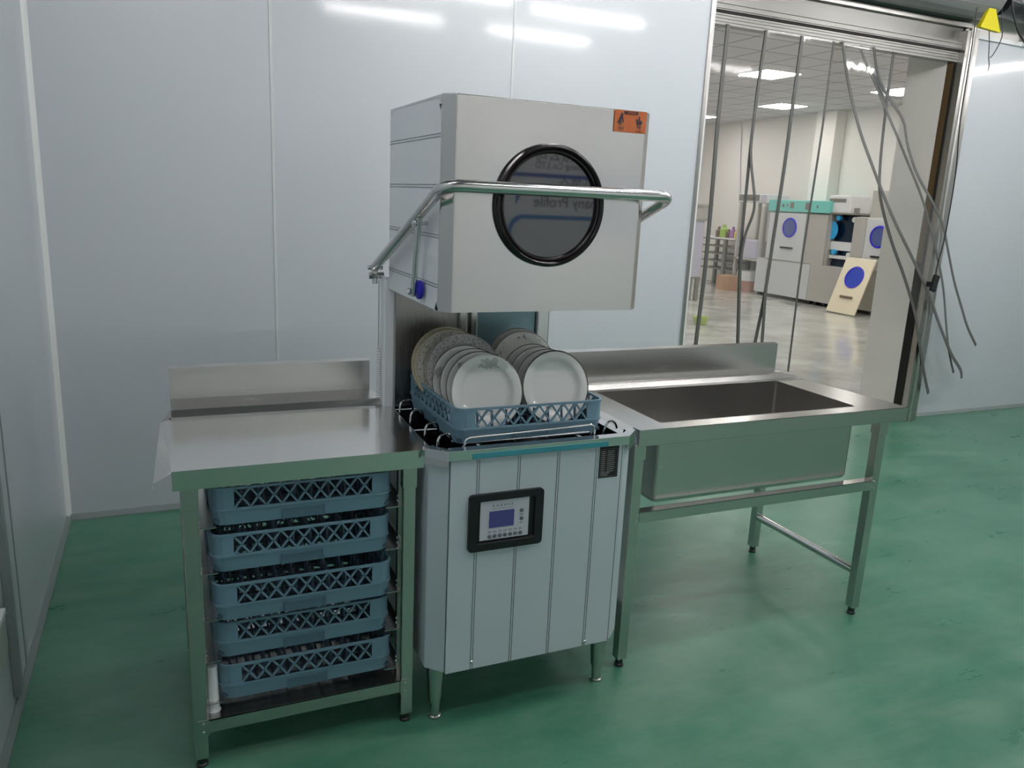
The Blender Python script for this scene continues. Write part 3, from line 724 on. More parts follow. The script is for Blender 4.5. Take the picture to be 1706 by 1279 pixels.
# ---------------------------------------------------------------- plates
def plate_profile(r, deep=.020):
    k = r / .12
    return [(.0001, .0045), (.070 * k, .0045), (.080 * k, .0065), (.088 * k, .012), (.093 * k, .0155), (.100 * k, .0175), (r - .003, deep + .002), (r, deep + .001), (r - .002, deep - .002), (.100 * k, .0135), (.090 * k, .0095), (.078 * k, .001), (.066 * k, -.001), (.062 * k, -.0035), (.058 * k, -.0035), (.056 * k, .0), (.0001, .0005)]
glaze = (.83, .83, .81)
edge = (.09, .08, .07)
PM = {
    'plain': plate_mat('white_glaze', glaze, [(.1162, .2, edge)]),
    'flower': plate_mat('white_glaze_flower', glaze, [(.1178, .2, (.45, .43, .40))], flower=(.018, .088, .018, (.38, .36, .37))),
    'spray': plate_mat('white_glaze_spray', glaze, [(.1162, .2, edge)], flower=(-.052, .072, .016, (.32, .30, .31))),
    'spray2': plate_mat('white_glaze_left_spray', glaze, [(.1162, .2, edge)], flower=(-.092, .03, .018, (.30, .29, .29))),
    'grey': plate_mat('grey_patterned_glaze', (.70, .70, .68), [(.131, .2, (.35, .34, .33)), (.098, .0995, (.4, .4, .4))], pattern=(.100, .129, 130., (.44, .44, .45), .54)),
    'gold': plate_mat('gold_rimmed_glaze', (.74, .72, .66), [(.133, .2, (.42, .33, .16)), (.126, .128, (.45, .36, .18)), (.098, .100, (.48, .40, .22))], pattern=(.101, .125, 110., (.44, .41, .32), .56)),
    'dots': plate_mat('dotted_rim_glaze', (.72, .72, .69), [(.117, .2, (.33, .33, .31))], pattern=(.092, .110, 90., (.30, .32, .32), .62)),
}
def plate(kind, r, x, y, zb, lean, label, group=None, roll=0.):
    mb = MB().lathe(plate_profile(r, .018 if r < .125 else .024), (0, 0, 0), 'z', 64)
    o = mb.build('dinner_plate', PM[kind]); o.name = 'dinner_plate'
    # face towards the viewer, leaning back
    rx = R(90 - lean)
    o.rotation_euler = (rx, 0, R(roll))
    o.location = (x, y + r * math.sin(R(lean)), zb + r * math.cos(R(lean)))
    tag(o, label, 'plate', group or 'plates standing in the rack')
    return o
PZ = .9225 + .018; LN = 14
plate('flower', .119, .226, .150, PZ, LN, 'white plate with grey flower decoration, foremost of the left column in the rack', roll=0)
plate('spray', .119, .224, .200, PZ, LN, 'second plate of the left column, white with a thin dark edge')
plate('plain', .119, .221, .252, PZ, LN, 'third plate of the left column, white with a thin dark edge')
plate('spray2', .119, .214, .312, PZ, LN, 'fourth plate of the left column, with a grey spray near its left rim')
plate('grey', .134, .230, .362, PZ, LN + 4, 'large plate with grey patterned rim behind the four small plates at left')
plate('gold', .136, .207, .425, PZ, LN + 2, 'large cream plate with gold patterned rim, second from the back at left')
plate('gold', .136, .206, .460, PZ + .004, LN + 2, 'rearmost large gold rimmed plate of the left column')
plate('plain', .121, .468, .152, PZ, LN, 'plain white plate, foremost of the right column in the rack')
plate('plain', .119, .462, .198, PZ, LN, 'second plate of the right column, white with dark edge')
plate('plain', .119, .456, .244, PZ, LN, 'third plate of the right column, white with dark edge')
plate('spray2', .119, .452, .292, PZ, LN, 'fourth plate of the right column, with a grey spray at its left')
plate('dots', .121, .466, .405, PZ + .022, LN, 'plate with dotted grey rim behind the small plates at right')
plate('dots', .121, .466, .445, PZ + .026, LN, 'rearmost plate of the right column with dotted rim')

# ---------------------------------------------------------------- left steel table
tb = thing('work_table', 'stainless steel table left of the dishwasher holding five blue racks', 'table', (-.34, .4, 0))
TZ = .9185
prof = [(.085, .868), (.072, .863), (.071, TZ), (.605, TZ), (.632, .936), (.7425, .946), (.7425, 1.052), (.765, 1.058), (.765, .99)]
top = MB().sheet(prof[:4], 'x', -.697, -.055)
top.add([(-.697, .071, TZ), (-.697, .605, TZ), (-.722, .612, TZ - .010), (-.742, .050, TZ - .022), (-.742, .047, TZ - .034), (-.722, .612, TZ - .024)], [(0, 1, 2, 3), (3, 2, 5, 4)])
# lip that dips into the machine
top.add([(-.055, .071, TZ), (-.055, .605, TZ), (.030, .600, TZ - .002), (.016, .0705, TZ), (.016, .0715, .863), (-.055, .0715, .863)], [(0, 1, 2, 3), (0, 3, 4, 5)])
top.add([(.016, .0705, TZ), (.030, .600, TZ - .002), (.032, .600, TZ - .012), (.018, .0705, TZ - .014)], [(0, 1, 2, 3)])
tt = top.build('tabletop', M['steel_top'], tb, solid=.0015, offset=-1)
bk = MB().sheet(prof[3:], 'x', -.690, -.010)
bk.add([(-.010, .7425, .946), (-.010, .632, .936), (.012, .632, .936), (.018, .7425, .93)], [(0, 1, 2, 3)])
bk.add([(.012, .632, .936), (-.69, .632, .936), (-.72, .605, TZ - .008), (.030, .605, TZ - .001)], [(0, 1, 2, 3)])
bk.add([(-.690, .7425, .946), (-.690, .7425, 1.052), (-.690, .765, 1.058), (-.690, .765, .946)], [(0, 1, 2, 3)])
bk.add([(-.010, .7425, .946), (-.010, .7425, 1.052), (-.010, .765, 1.058), (-.010, .765, .946)], [(0, 1, 2, 3)])
bk.build('backsplash', M['steel_x'], tb, solid=.0015)
LW = .038
for x in (-.677, -.065):
    for y in (.078, .700):
        lg = MB().box((x, y, .03), (x + LW, y + LW, .872)).build('leg', M['steel_z'], tb, bevel=.002)
        MB().box((x - .003, y - .003, .80), (x + LW + .003, y + LW + .003, .866)).build('socket', M['steel_z'], lg, bevel=.002)
        MB().lathe([(.0001, .035), (.014, .035), (.014, .010), (.017, .006), (.017, 0), (.0001, 0)], (x + LW / 2, y + LW / 2, 0), 'z', 16).build('foot', M['steel_dark'], lg)
sh = MB().box((-.639, .080, .112), (-.065, .084, .154)).box((-.639, .080, .150), (-.065, .735, .1545)).box((-.639, .731, .112), (-.065, .735, .154))
sh.build('shelf', M['steel_x'], tb)
MB().box((-.668, .116, .112), (-.662, .70, .152)).box((-.042, .116, .112), (-.036, .70, .152)).build('side_rail', M['steel_y'], tb)
for sgn, xr in ((1, -.639), (-1, -.065)):
    for i in range(5):
        z = RZ[i] - .001
        xx = xr + sgn * .004
        MB().box((xr, .10, z - .003), (xr + sgn * .048, .70, z - .0005)).box((xr, .10, z - .003), (xr + sgn * .002, .70, z + .030)).build('rack_runner', M['steel_y'], tb)
    MB().box((xr - sgn * .0, .114, .155), (xr + sgn * .006, .135, .86)).build('runner_post', M['steel_z'], tb)
    bl = MB()
    for i in range(5):
        for d in (.008, .024): bl.cyl((xr + sgn * .0, .122, RZ[i] + d), (xr + sgn * .009, .122, RZ[i] + d), .0045, n=8)
    bl.build('rivet', M['chrome'], tb)
bl = MB()
for x, z in ((-.650, .146), (-.650, .118), (-.052, .146), (-.052, .118)): bl.cyl((x, .078, z), (x, .073, z), .004, n=8)
bl.build('rivet', M['chrome'], tb)
MB().box((-.664, .0795, .105), (-.634, .0755, .156)).build('bracket', M['steel_x'], tb)
MB().box((-.068, .0795, .105), (-.040, .0755, .156)).build('bracket', M['steel_x'], tb)
pl = MB().lathe([(.0001, .155), (.020, .155), (.016, .162), (.014, .30), (.0001, .30)], (-.618, .125, 0), 'z', 16)
pl.build('wrapped_post', M['film_white'], tb, label='white film wrapped post inside the left leg')

# ---------------------------------------------------------------- sink table
sk = thing('sink_table', 'stainless steel sink table with one deep basin right of the dishwasher', 'sink', (1.4, .4, 0))
SZ = .9086; SY = .0987; SX0, SX1 = .765, 2.036; BX0, BX1, BY0, BY1 = .890, 1.822, .166, .622
tp_ = MB()
hole = rrect(BX0, BX1, BY0, BY1, .012, 3); n = len(hole)
xs = [SX0, BX0, BX1, SX1]; ys_ = [SY, BY0, BY1, .655]
def xr_(y): return SX1 - (y - SY) * .10
for i in range(3):
    for j in range(3):
        if i == 1 and j == 1: continue
        def X(k, y): return xr_(y) if k == 3 else xs[k]
        tp_.add([(X(i, ys_[j]), ys_[j], SZ), (X(i + 1, ys_[j]), ys_[j], SZ), (X(i + 1, ys_[j + 1]), ys_[j + 1], SZ), (X(i, ys_[j + 1]), ys_[j + 1], SZ)], [(0, 1, 2, 3)])
# apron front and right, lip at left
tp_.add([(SX0, SY, SZ), (SX1, SY, SZ), (SX1, SY, .853), (SX0, SY, .853)], [(0, 1, 2, 3)])
tp_.add([(SX1, SY, SZ), (xr_(.655), .655, SZ), (xr_(.655), .655, .853), (SX1, SY, .853)], [(0, 1, 2, 3)])
tp_.add([(SX0, SY, .853), (SX1, SY, .853), (SX1, SY + .014, .856), (SX0, SY + .014, .856)], [(0, 1, 2, 3)])
tp_.add([(SX0, .135, SZ), (SX0, .640, SZ), (.716, .630, SZ - .012), (.716, .128, SZ - .012)], [(0, 1, 2, 3)])
tp_.add([(SX0, SY, SZ), (SX0, .135, SZ), (.742, .165, SZ - .006), (.742, .165, .862), (SX0, SY, .853)], [(0, 1, 2, 3, 4)])
tp_.build('tabletop', M['steel_x'], sk, solid=.0015, offset=-1)
bsn = MB()
loops = []
for (g, z, r) in ((0, SZ + .0005, .012), (0, .622, .014), (.003, .612, .016), (.010, .606, .02), (.022, .604, .02)):
    loops.append([(a, b, z) for a, b in rrect(BX0 + g, BX1 - g, BY0 + g, BY1 - g, r, 4)])
n = len(loops[0])
bsn.add([p for l in loops for p in l], [(k * n + i, k * n + (i + 1) % n, (k + 1) * n + (i + 1) % n, (k + 1) * n + i) for k in range(len(loops) - 1) for i in range(n)] + [tuple(range((len(loops) - 1) * n, len(loops) * n))])
bs_ = bsn.build('basin', M['steel_x'], sk, solid=.0018, offset=1, fix=True)
MB().lathe([(.0001, .6055), (.035, .6055), (.045, .608), (.050, .606)], (1.36, .39, 0), 'z', 28).build('drain', M['chrome'], bs_)
sp_ = MB()
x0, x1 = .70, 1.915
sp_.sheet([(.655, SZ), (.672, .926), (.690, .930), (.7425, .930), (.7425, 1.052), (.765, 1.058), (.765, .90)], 'x', x0, x1)
sp_.add([(x1, .690, .930), (x1, .7425, .930), (xr_(.655) + .0, .7425, .92), (xr_(.655), .700, .922), (xr_(.655) + .005, .672, .920), (x1, .672, .926)], [(0, 1, 2, 3, 4, 5)])
sp_.add([(x1, .655, SZ), (x1, .672, .926), (xr_(.655) + .004, .662, .914), (xr_(.655), .655, SZ)], [(0, 1, 2, 3)])
sp_.add([(x1, .7425, .930), (x1, .7425, 1.052), (x1, .765, 1.058), (x1, .765, .93)], [(0, 1, 2, 3)])
sp_.build('backsplash', M['steel_x'], sk, solid=.0015)
for x in (.757, 1.906):
    for y in (.106, .735):
        lg = MB().box((x, y, .033), (x + .039, y + .039, .860)).build('leg', M['steel_z'], sk, bevel=.002)
        MB().box((x - .004, y - .004, .800), (x + .043, y + .043, .856)).build('socket', M['steel_z'], lg, bevel=.002)
        MB().lathe([(.0001, .040), (.014, .040), (.014, .012), (.017, .008), (.017, 0), (.0001, 0)], (x + .0195, y + .0195, 0), 'z', 16).build('foot', M['steel_dark'], lg)
MB().box((.796, .104, .566), (1.906, .107, .606)).box((.796, .104, .604), (1.906, .140, .607)).build('front_rail', M['steel_x'], sk)
bl = MB()
for x, z in ((.787, .598), (.787, .574), (1.918, .600), (1.918, .570)): bl.cyl((x, .106, z), (x, .101, z), .0045, n=8)
bl.build('rivet', M['chrome'], sk)
MB().cyl((1.926, .140, .190), (1.926, .740, .190), .018).build('side_rail', M['pipe'], sk)
MB().cyl((.776, .140, .190), (.776, .740, .190), .018).build('side_rail', M['pipe'], sk)

# ---------------------------------------------------------------- strip curtain
def strip(label, left, right, wl, wr, name='curtain_strip', both=(True, True)):
    """film between two edge paths; each edge carries a flat grey magnet band"""
    L_ = smooth_path(left, 4); R_ = smooth_path(right, 4)
    m_ = 40
    def res(P):
        out = []
        for i in range(m_ + 1):
            f = i / m_ * (len(P) - 1); k = min(int(f), len(P) - 2); out.append(P[k].lerp(P[k + 1], f - k))
        return out
    L_, R_ = res(L_), res(R_)
    t = thing(name, label, 'curtain strip', tuple(L_[0]), 'clear plastic door curtain strips')
    fm = MB(); K = 6; vs = []
    for a, b in zip(L_, R_):
        for j in range(K + 1): vs.append(a.lerp(b, j / K))
    fm.add(vs, [(i * (K + 1) + j, i * (K + 1) + j + 1, (i + 1) * (K + 1) + j + 1, (i + 1) * (K + 1) + j) for i in range(m_) for j in range(K)], 0, True)
    fm.build('film', M['pvc'], t, fix=False, label='clear plastic film')
    for P, w, on in ((L_, wl, both[0]), (R_, wr, both[1])):
        if not on: continue
        bn = MB(); vs = []
        for i, p in enumerate(P):
            d = (P[min(i + 1, m_)] - P[max(i - 1, 0)]).normalized()
            s = d.cross(Vector((.25, -1, 0)).normalized()).normalized() * (w / 2)
            if s.x < 0: s = -s
            f = Vector((0, -.0022, 0))
            vs += [p - s + f, p + s + f, p + s - f, p - s - f]
        bn.add(vs, [(i * 4 + j, i * 4 + (j + 1) % 4, i * 4 + 4 + (j + 1) % 4, i * 4 + 4 + j) for i in range(m_) for j in range(4)] + [(0, 1, 2, 3), (m_ * 4 + 3, m_ * 4 + 2, m_ * 4 + 1, m_ * 4)])
        bn.build('magnet_band', M['magnet'], t, label='dark grey magnetic edge band')
Y0 = 2.42
def vert(x, z0=.28, z1=2.81, y=Y0): return [(x, y, z1), (x, y, z0)]
AB = [(2.733, Y0, 2.81), (2.728, Y0, 2.221), (2.738, Y0, 1.718), (2.743, Y0, 1.234), (2.727, Y0, .729), (2.72, Y0, .25)]
BC1 = [(3.041, Y0, 2.81), (3.023, Y0, 2.436), (3.017, Y0, 2.048), (3.02, Y0, 1.85), (3.024, Y0, 1.526), (3.038, Y0, 1.235), (3.092, Y0, .695), (3.11, Y0, .25)]
BC2 = [(3.041, Y0 - .006, 2.81), (3.023, Y0 - .006, 2.436), (3.017, Y0 - .006, 2.048), (3.083, Y0 - .02, 1.732), (3.080, Y0 - .02, 1.61), (3.043, Y0 - .01, 1.465), (3.040, Y0 - .006, 1.235), (3.094, Y0 - .006, .695), (3.11, Y0 - .006, .25)]
CD1 = [(3.350, Y0, 2.81), (3.338, Y0, 2.347), (3.328, Y0, 1.907), (3.307, Y0, 1.45), (3.293, Y0, 1.107), (3.252, Y0, .712), (3.20, Y0, .25)]
CD2 = [(3.350, Y0 - .006, 2.81), (3.336, Y0 - .006, 2.346), (3.324, Y0 - .006, 1.906), (3.303, Y0 - .006, 1.45), (3.285, Y0 - .01, 1.109), (3.303, Y0 - .015, .714), (3.32, Y0 - .015, .25)]
DD = [(3.634, Y0, 2.81), (3.631, Y0, 2.291), (3.619, Y0, 1.88), (3.599, Y0, 1.369), (3.597, Y0, .928), (3.600, Y0, .48), (3.60, Y0, .25)]
strip('clear curtain strip hanging straight beside the left wall edge', [(2.566, Y0 + .008, 2.81), (2.562, Y0 + .008, .25)], [(p[0], p[1] + .006, p[2]) for p in AB], .024, .034)
strip('clear curtain strip hanging straight, second from the left wall edge', AB, BC1, .034, .030)
strip('clear curtain strip whose left band bulges away, third from the left wall edge', BC2, CD1, .026, .036)
strip('clear curtain strip hanging straight, fourth from the left wall edge, with free right band', CD2, DD, .034, .022)
E_L = [(3.718, 2.42, 2.815), (3.725, 2.42, 2.788), (3.79, 2.408, 2.584), (3.879, 2.398, 2.39), (3.973, 2.388, 2.212), (4.1, 2.378, 2.023), (4.238, 2.367, 1.824), (4.409, 2.356, 1.602), (4.67, 2.341, 1.299), (4.865, 2.33, 1.056), (5.024, 2.32, 0.823), (5.211, 2.309, 0.572), (5.345, 2.303, 0.441), (5.375, 2.3, 0.363)]
E_R = [(4.015, 2.42, 2.815), (4.022, 2.42, 2.781), (4.083, 2.407, 2.613), (4.206, 2.396, 2.48), (4.362, 2.385, 2.346), (4.427, 2.373, 2.18), (4.557, 2.358, 1.97), (4.723, 2.345, 1.801), (4.883, 2.332, 1.617), (4.985, 2.318, 1.398), (5.091, 2.302, 1.164), (5.209, 2.289, 0.962), (5.308, 2.279, 0.799), (5.436, 2.27, 0.647)]
F_L = [(3.90, 2.40, 2.815), (3.917, 2.4, 2.763), (4.043, 2.391, 2.607), (4.189, 2.381, 2.423), (4.339, 2.372, 2.237), (4.481, 2.363, 2.053), (4.66, 2.351, 1.821), (4.797, 2.341, 1.6), (4.93, 2.33, 1.349), (5.036, 2.319, 1.114), (5.109, 2.309, 0.872), (5.181, 2.3, 0.65), (5.246, 2.294, 0.498), (5.292, 2.29, 0.41)]
F_R = [(4.248, 2.42, 2.815), (4.246, 2.42, 2.785), (4.236, 2.409, 2.545), (4.228, 2.397, 2.294), (4.232, 2.385, 2.04), (4.26, 2.376, 1.825), (4.346, 2.367, 1.631), (4.461, 2.358, 1.432), (4.615, 2.348, 1.205), (4.784, 2.337, 0.922), (4.859, 2.329, 0.728), (4.936, 2.321, 0.53), (5.011, 2.314, 0.353), (5.067, 2.31, 0.239)]
strip('clear curtain strip swept to the right, nearer one, its left band starting at mid doorway', E_L, E_R, .030, .026)
strip('clear curtain strip swept to the right, twisted, its right band bending behind the other', [(a, b + .03, c) for a, b, c in F_L], [(a, b + .035, c) for a, b, c in F_R], .024, .034)
# pull cord with clamp holding the swept strips
pc = thing('pull_cord', 'thin black cord hanging in front of the right wall, clamped to the swept curtain strips', 'cord', (4.80, 2.25, 1.2))
MB().tube(smooth_path([(4.70, 2.2, 3.16), (4.716, 2.2, 2.935), (4.746, 2.217, 2.364), (4.805, 2.229, 1.982), (4.819, 2.241, 1.538), (4.797, 2.247, 1.309), (4.798, 2.25, 1.207)], 5), .0045, 6).build('line', M['cord'], pc)
cl = MB().bar((4.775, 2.24, 1.10), (4.815, 2.25, 1.225), .05, .03, up=(0, 1, 0)).box((4.78, 2.25, 1.13), (4.81, 2.31, 1.17))
cl.build('clamp', M['black'], pc, bevel=.006)
# yellow tag and cables
yt = thing('hanging_tag', 'yellow triangular plastic tag hanging by the top right door corner', 'tag', (4.87, 2.2, 3.05))
ym = MB(); ap = (4.855, 2.20, 3.172)
ym.add([(4.842, 2.19, 3.182), (4.866, 2.19, 3.178), (4.955, 2.17, 2.978), (4.735, 2.17, 2.992), (4.842, 2.21, 3.182), (4.866, 2.21, 3.178), (4.952, 2.215, 2.984), (4.738, 2.215, 2.996)],
       [(0, 1, 2, 3), (4, 7, 6, 5), (0, 4, 5, 1), (1, 5, 6, 2), (2, 6, 7, 3), (3, 7, 4, 0)])
ym.build('body', M['yellow'], yt, bevel=.006)
MB().tube(smooth_path([(4.868, 2.2, 2.985), (4.893, 2.2, 2.894), (4.908, 2.2, 2.814), (4.928, 2.2, 2.763), (4.925, 2.2, 2.72)], 5), .0035, 6).build('tail_cord', M['cord'], yt)
MB().tube([(4.845, 2.2, 3.165), (4.83, 2.2, 3.25), (4.835, 2.2, CH)], .004, 6).build('hanger', M['cord'], yt)
o = MB().tube(smooth_path([(4.93, 2.2, 3.3), (4.974, 2.2, 3.094), (5.011, 2.2, 2.96), (4.953, 2.2, 2.839), (4.915, 2.194, 2.811)], 5), .0035, 6).build('loose_wire', M['cord'])
tag(o, 'short dark wire hanging right of the yellow tag and meeting its tail', 'wire')
o = MB().tube(smooth_path([(4.88, 2.1, CH), (4.916, 2.1, 3.18), (4.973, 2.1, 3.069), (5.095, 2.1, 2.943), (5.3, 2.1, 2.9), (5.8, 2.1, 3.1), (6.1, 2.1, CH)], 6), .007, 8).build('power_cable', M['cord'])
tag(o, 'thick black cable dropping from the ceiling at the top right edge', 'cable')
br = thing('wall_bracket', 'white bracket with a small black lamp on top of the right wall', 'bracket', (5.7, 2.44, 3.03))
MB().box((5.60, 2.40, 3.0), (5.66, 2.46, 3.25)).build('post', M['white_trim'], br, bevel=.004)
MB().lathe([(.0001, -.05), (.05, -.05), (.055, 0), (.05, .05), (.0001, .05)], (5.70, 2.38, 3.06), 'y', 20).build('lamp', M['black'], br)

# ledge box low on the left wall
lb = thing('wall_box', 'white edged steel box low on the left wall at the frame edge', 'box', (WX, .42, .35))
MB().box((WX, .20, .28), (WX + .02, .448, .392)).build('case', M['bg_steel'], lb, bevel=.002)
MB().box((WX, .195, .392), (WX + .022, .452, .412)).build('lid', M['white_trim'], lb, bevel=.002)

# ---------------------------------------------------------------- far room
cx = 10.2
cv = thing('conveyor_dishwasher', 'long pale steel conveyor dishwasher with teal top and blue portholes in the far room', 'dishwasher', (cx, 9.2, 0))
MB().box((cx + .012, 6.9, .12), (10.95, 10.55, .735)).build('base_cabinet', M['bg_steel'], cv, bevel=.01)
MB().box((cx, 9.12, .07), (cx + .012, 10.56, .715)).build('lower_panel', M['bg_film'], cv, label='pale filmed lower panel')
MB().box((cx, 8.24, .07), (cx + .012, 9.11, .735)).build('lower_panel', M['bg_steel'], cv, label='bare steel lower panel')
MB().box((cx, 6.9, .07), (cx + .012, 8.23, .735)).build('lower_panel', M['bg_steel'], cv)
MB().box((cx + .05, 8.80, .735), (10.95, 10.36, 1.64)).build('wash_cabinet', M['bg_steel'], cv, bevel=.01)
MB().box((cx + .05, 6.9, .735), (10.95, 8.24, 1.62)).build('rinse_cabinet', M['bg_steel'], cv, bevel=.01)
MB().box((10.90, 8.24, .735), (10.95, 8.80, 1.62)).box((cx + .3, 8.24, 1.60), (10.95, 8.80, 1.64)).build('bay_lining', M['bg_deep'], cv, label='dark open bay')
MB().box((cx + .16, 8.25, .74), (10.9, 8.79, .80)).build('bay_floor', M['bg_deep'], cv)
MB().box((cx + .10, 8.245, 1.02), (cx + .16, 8.795, 1.17)).box((cx + .10, 8.245, .87), (cx + .16, 8.795, .93)).build('bay_bar', M['white_plastic'], cv)
MB().box((cx + .18, 8.245, .80), (cx + .22, 8.795, 1.60)).build('bay_shade_sheet', M['bg_deep'], cv, label='dark blue sheet standing in for shade inside the bay')  # dark sheet put where the open bay is only in shade
for y, z in ((8.68, .985), (8.33, .955), (8.66, 1.58), (8.30, 1.56)):
    MB().lathe([(.0001, -.03), (.045, -.03), (.05, 0), (.045, .03), (.0001, .03)], (cx + .09, y, z), 'x', 16).build('roller', M['white_plastic'] if y < 8.5 else M['bg_cyan'], cv)
def door(y0, y1, z0, z1, wy, wz, hy, mat):
    d = MB().box((cx - .012, y0, z0), (cx + .05, y1, z1)).build('door', mat, cv, bevel=.012)
    MB().lathe([(.0001, -.024), (.150, -.024), (.155, -.018)], (cx, wy, wz), 'x', 40).build('porthole', M['bg_smoke'], d, label='blue round porthole')
    MB().lathe([(.150, -.012), (.152, -.030), (.180, -.028), (.185, -.012)], (cx, wy, wz), 'x', 40).build('porthole_ring', M['bg_blue_ring'], d)
    MB().box((cx - .045, hy - .16, .965), (cx - .012, hy + .16, .995)).build('handle', M['black'], d, bevel=.006)
door(9.36, 10.33, .735, 1.625, 9.745, 1.355, 9.76, M['bg_film'])
door(6.95, 7.95, .735, 1.60, 7.66, 1.305, 7.6, M['bg_film'])
MB().box((cx + .0, 8.83, .735), (cx + .05, 9.35, 1.62)).build('steel_panel', M['bg_steel'], cv)
MB().box((cx + .0, 7.96, .735), (cx + .05, 8.23, 1.61)).build('steel_panel', M['bg_steel'], cv)
tc_ = MB().box((cx - .02, 8.80, 1.645), (10.9, 10.38, 1.862)).build('top_cover', M['bg_teal'], cv, bevel=.012, label='teal top cover')
gl_ = MB()
for y, w, z, h in ((9.98, .05, 1.73, .06), (9.86, .04, 1.74, .05), (9.74, .10, 1.71, .11), (9.34, .12, 1.70, .12), (9.10, .04, 1.73, .05)):
    gl_.box((cx - .024, y - w / 2, z), (cx - .0195, y + w / 2, z + h))
gl_.build('cover_marking', M['shelf_grey'], tc_, label='dark printed marks')
ct = MB().box((cx + .05, 8.40, 1.66), (cx + .5, 8.92, 1.965)).build('control_box', M['white_plastic'], cv, bevel=.02, label='white control box')
MB().box((cx + .044, 8.52, 1.85), (cx + .05, 8.90, 1.91)).build('slot', M['shelf_grey'], ct)
MB().box((cx + .0, 8.18, 1.64), (cx + .6, 8.80, 1.665)).box((cx + .03, 8.22, 1.665), (cx + .08, 8.30, 1.76)).build('top_tray', M['shelf_grey'], cv)
MB().lathe([(.0001, -.034), (.17, -.034), (.17, -.02)], (cx + .12, 8.83, 1.36), 'x', 36).build('open_porthole', M['bg_cyan'], cv, label='bright cyan porthole edge')
for y in (9.10, 8.93, 8.72, 10.45):
    MB().cyl((cx + .10, y - .02, .055), (cx + .10, y + .02, .055), .055).box((cx + .06, y - .025, .055), (cx + .14, y + .025, .125)).build('castor', M['steel_dark'], cv)
o = MB().box((10.35, 7.55, 1.622), (10.40, 8.06, 2.06)).build('tall_panel', M['bg_steel'], None, bevel=.004)
tag(o, 'tall plain steel sheet standing on the far machine at its right end', 'panel')
lp = thing('leaning_panel', 'cream door panel with blue porthole leaning on the far dishwasher', 'panel', (9.85, 7.9, 0))
# build flat then lean: local frame u (along y), w (up the slope)
sl = Vector((.33, 0, .944)); sl.normalize()
def LPt(u, w, d): 
    nrm = Vector((-sl.z, 0, sl.x)).normalized()
    return Vector((9.80, 8.19 - u, 0.004)) + sl * w + nrm * d + Vector((0, w * -.24, 0)) * 0
def lbox(u0, u1, w0, w1, d0, d1, mb):
    vs = [LPt(u0, w0, d0), LPt(u1, w0, d0), LPt(u1, w1, d0), LPt(u0, w1, d0), LPt(u0, w0, d1), LPt(u1, w0, d1), LPt(u1, w1, d1), LPt(u0, w1, d1)]
    return mb.add(vs, [(0, 3, 2, 1), (4, 5, 6, 7), (0, 1, 5, 4), (1, 2, 6, 5), (2, 3, 7, 6), (3, 0, 4, 7)])
lbox(0, .63, 0, .98, 0, .03, MB()).build('sheet', M['cream_panel'], lp, bevel=.012)
def ldisc(u, w, r0, r1, d, mb, n=40):
    vs = [LPt(u + r0 * math.cos(2 * PI * i / n), w + r0 * math.sin(2 * PI * i / n), d) for i in range(n)] + [LPt(u + r1 * math.cos(2 * PI * i / n), w + r1 * math.sin(2 * PI * i / n), d) for i in range(n)]
    return mb.add(vs, [(i, (i + 1) % n, n + (i + 1) % n, n + i) for i in range(n)])
n = 40
mb = MB(); mb.add([LPt(0.33 + .17 * math.cos(2 * PI * i / n), .64 + .17 * math.sin(2 * PI * i / n), .034) for i in range(n)], [tuple(range(n))]); mb.build('porthole', M['bg_blue'], lp, label='deep blue porthole')
ldisc(.33, .64, .165, .190, .036, MB()).build('porthole_ring', M['bg_blue_ring'], lp, solid=.008, label='bright blue ring')
lbox(.20, .46, .27, .305, .03, .06, MB()).build('handle', M['brown_b'], lp, bevel=.006)

# rack shelf with bottles, box, bucket and other goods along the far wall
sf = thing('wire_shelf', 'grey steel shelf unit against the far wall left of the conveyor machine', 'shelf', (10.5, 12.0, 0))
mb = MB()
for z in (.36, .52, .68, .84, .99): MB().box((10.32, 11.44, z), (10.8, 12.62, z + .025)).build('tier', M['shelf_grey'], sf)
for x, y in ((10.32, 11.74), (10.32, 12.6), (10.78, 11.50), (10.78, 12.6)): MB().box((x - .03, y - .05, -.004), (x + .03, y + .03, 1.02)).build('post', M['shelf_grey'], sf)
MB().box((10.28, 11.42, 1.015), (10.82, 12.65, 1.045)).build('worktop', M['white_plastic'], sf)
def bottle(y, h, r, mat, lab, x=10.38):
    o = MB().lathe([(.0001, 0), (r, 0), (r, h * .62), (r * .45, h * .78), (r * .38, h), (.0001, h)], (0, 0, 0), 'z', 16).build('bottle', mat); o.location = (x, y, 1.045); tag(o, lab, 'bottle', 'bottles on the far shelf')
bottle(12.07, .22, .07, M['brown_b'], 'dark brown bottle at the left end of the bottle row')
bottle(11.90, .27, .09, M['green_b'], 'green bottle second in the bottle row')
bottle(11.74, .18, .06, M['brown_b'], 'small brown bottle beside the purple one')
bottle(11.605, .24, .065, M['purple_b'], 'purple bottle on the far shelf')
bottle(11.482, .20, .05, M['yellow_b'], 'yellow bottle at the right end of the bottle row')
o = MB().box((9.98, 11.10, -.004), (10.24, 11.49, .30)).build('cardboard_box', [M['cardboard']], None, bevel=.005); tag(o, 'brown cardboard box on the floor under the far shelf', 'box')
bu = thing('bucket', 'pale pink bucket with white rim on the floor between box and conveyor machine', 'bucket', (10.50, 11.10, -.004))
MB().lathe([(.0001, 0), (.19, 0), (.23, .26), (.215, .26), (.18, .01)], (10.50, 11.10, -.004), 'z', 28).build('shell', M['pink'], bu)
MB().lathe([(.225, .22), (.243, .22), (.243, .42), (.22, .42)], (10.50, 11.10, -.004), 'z', 28, close=True).build('rim', M['white_plastic'], bu)
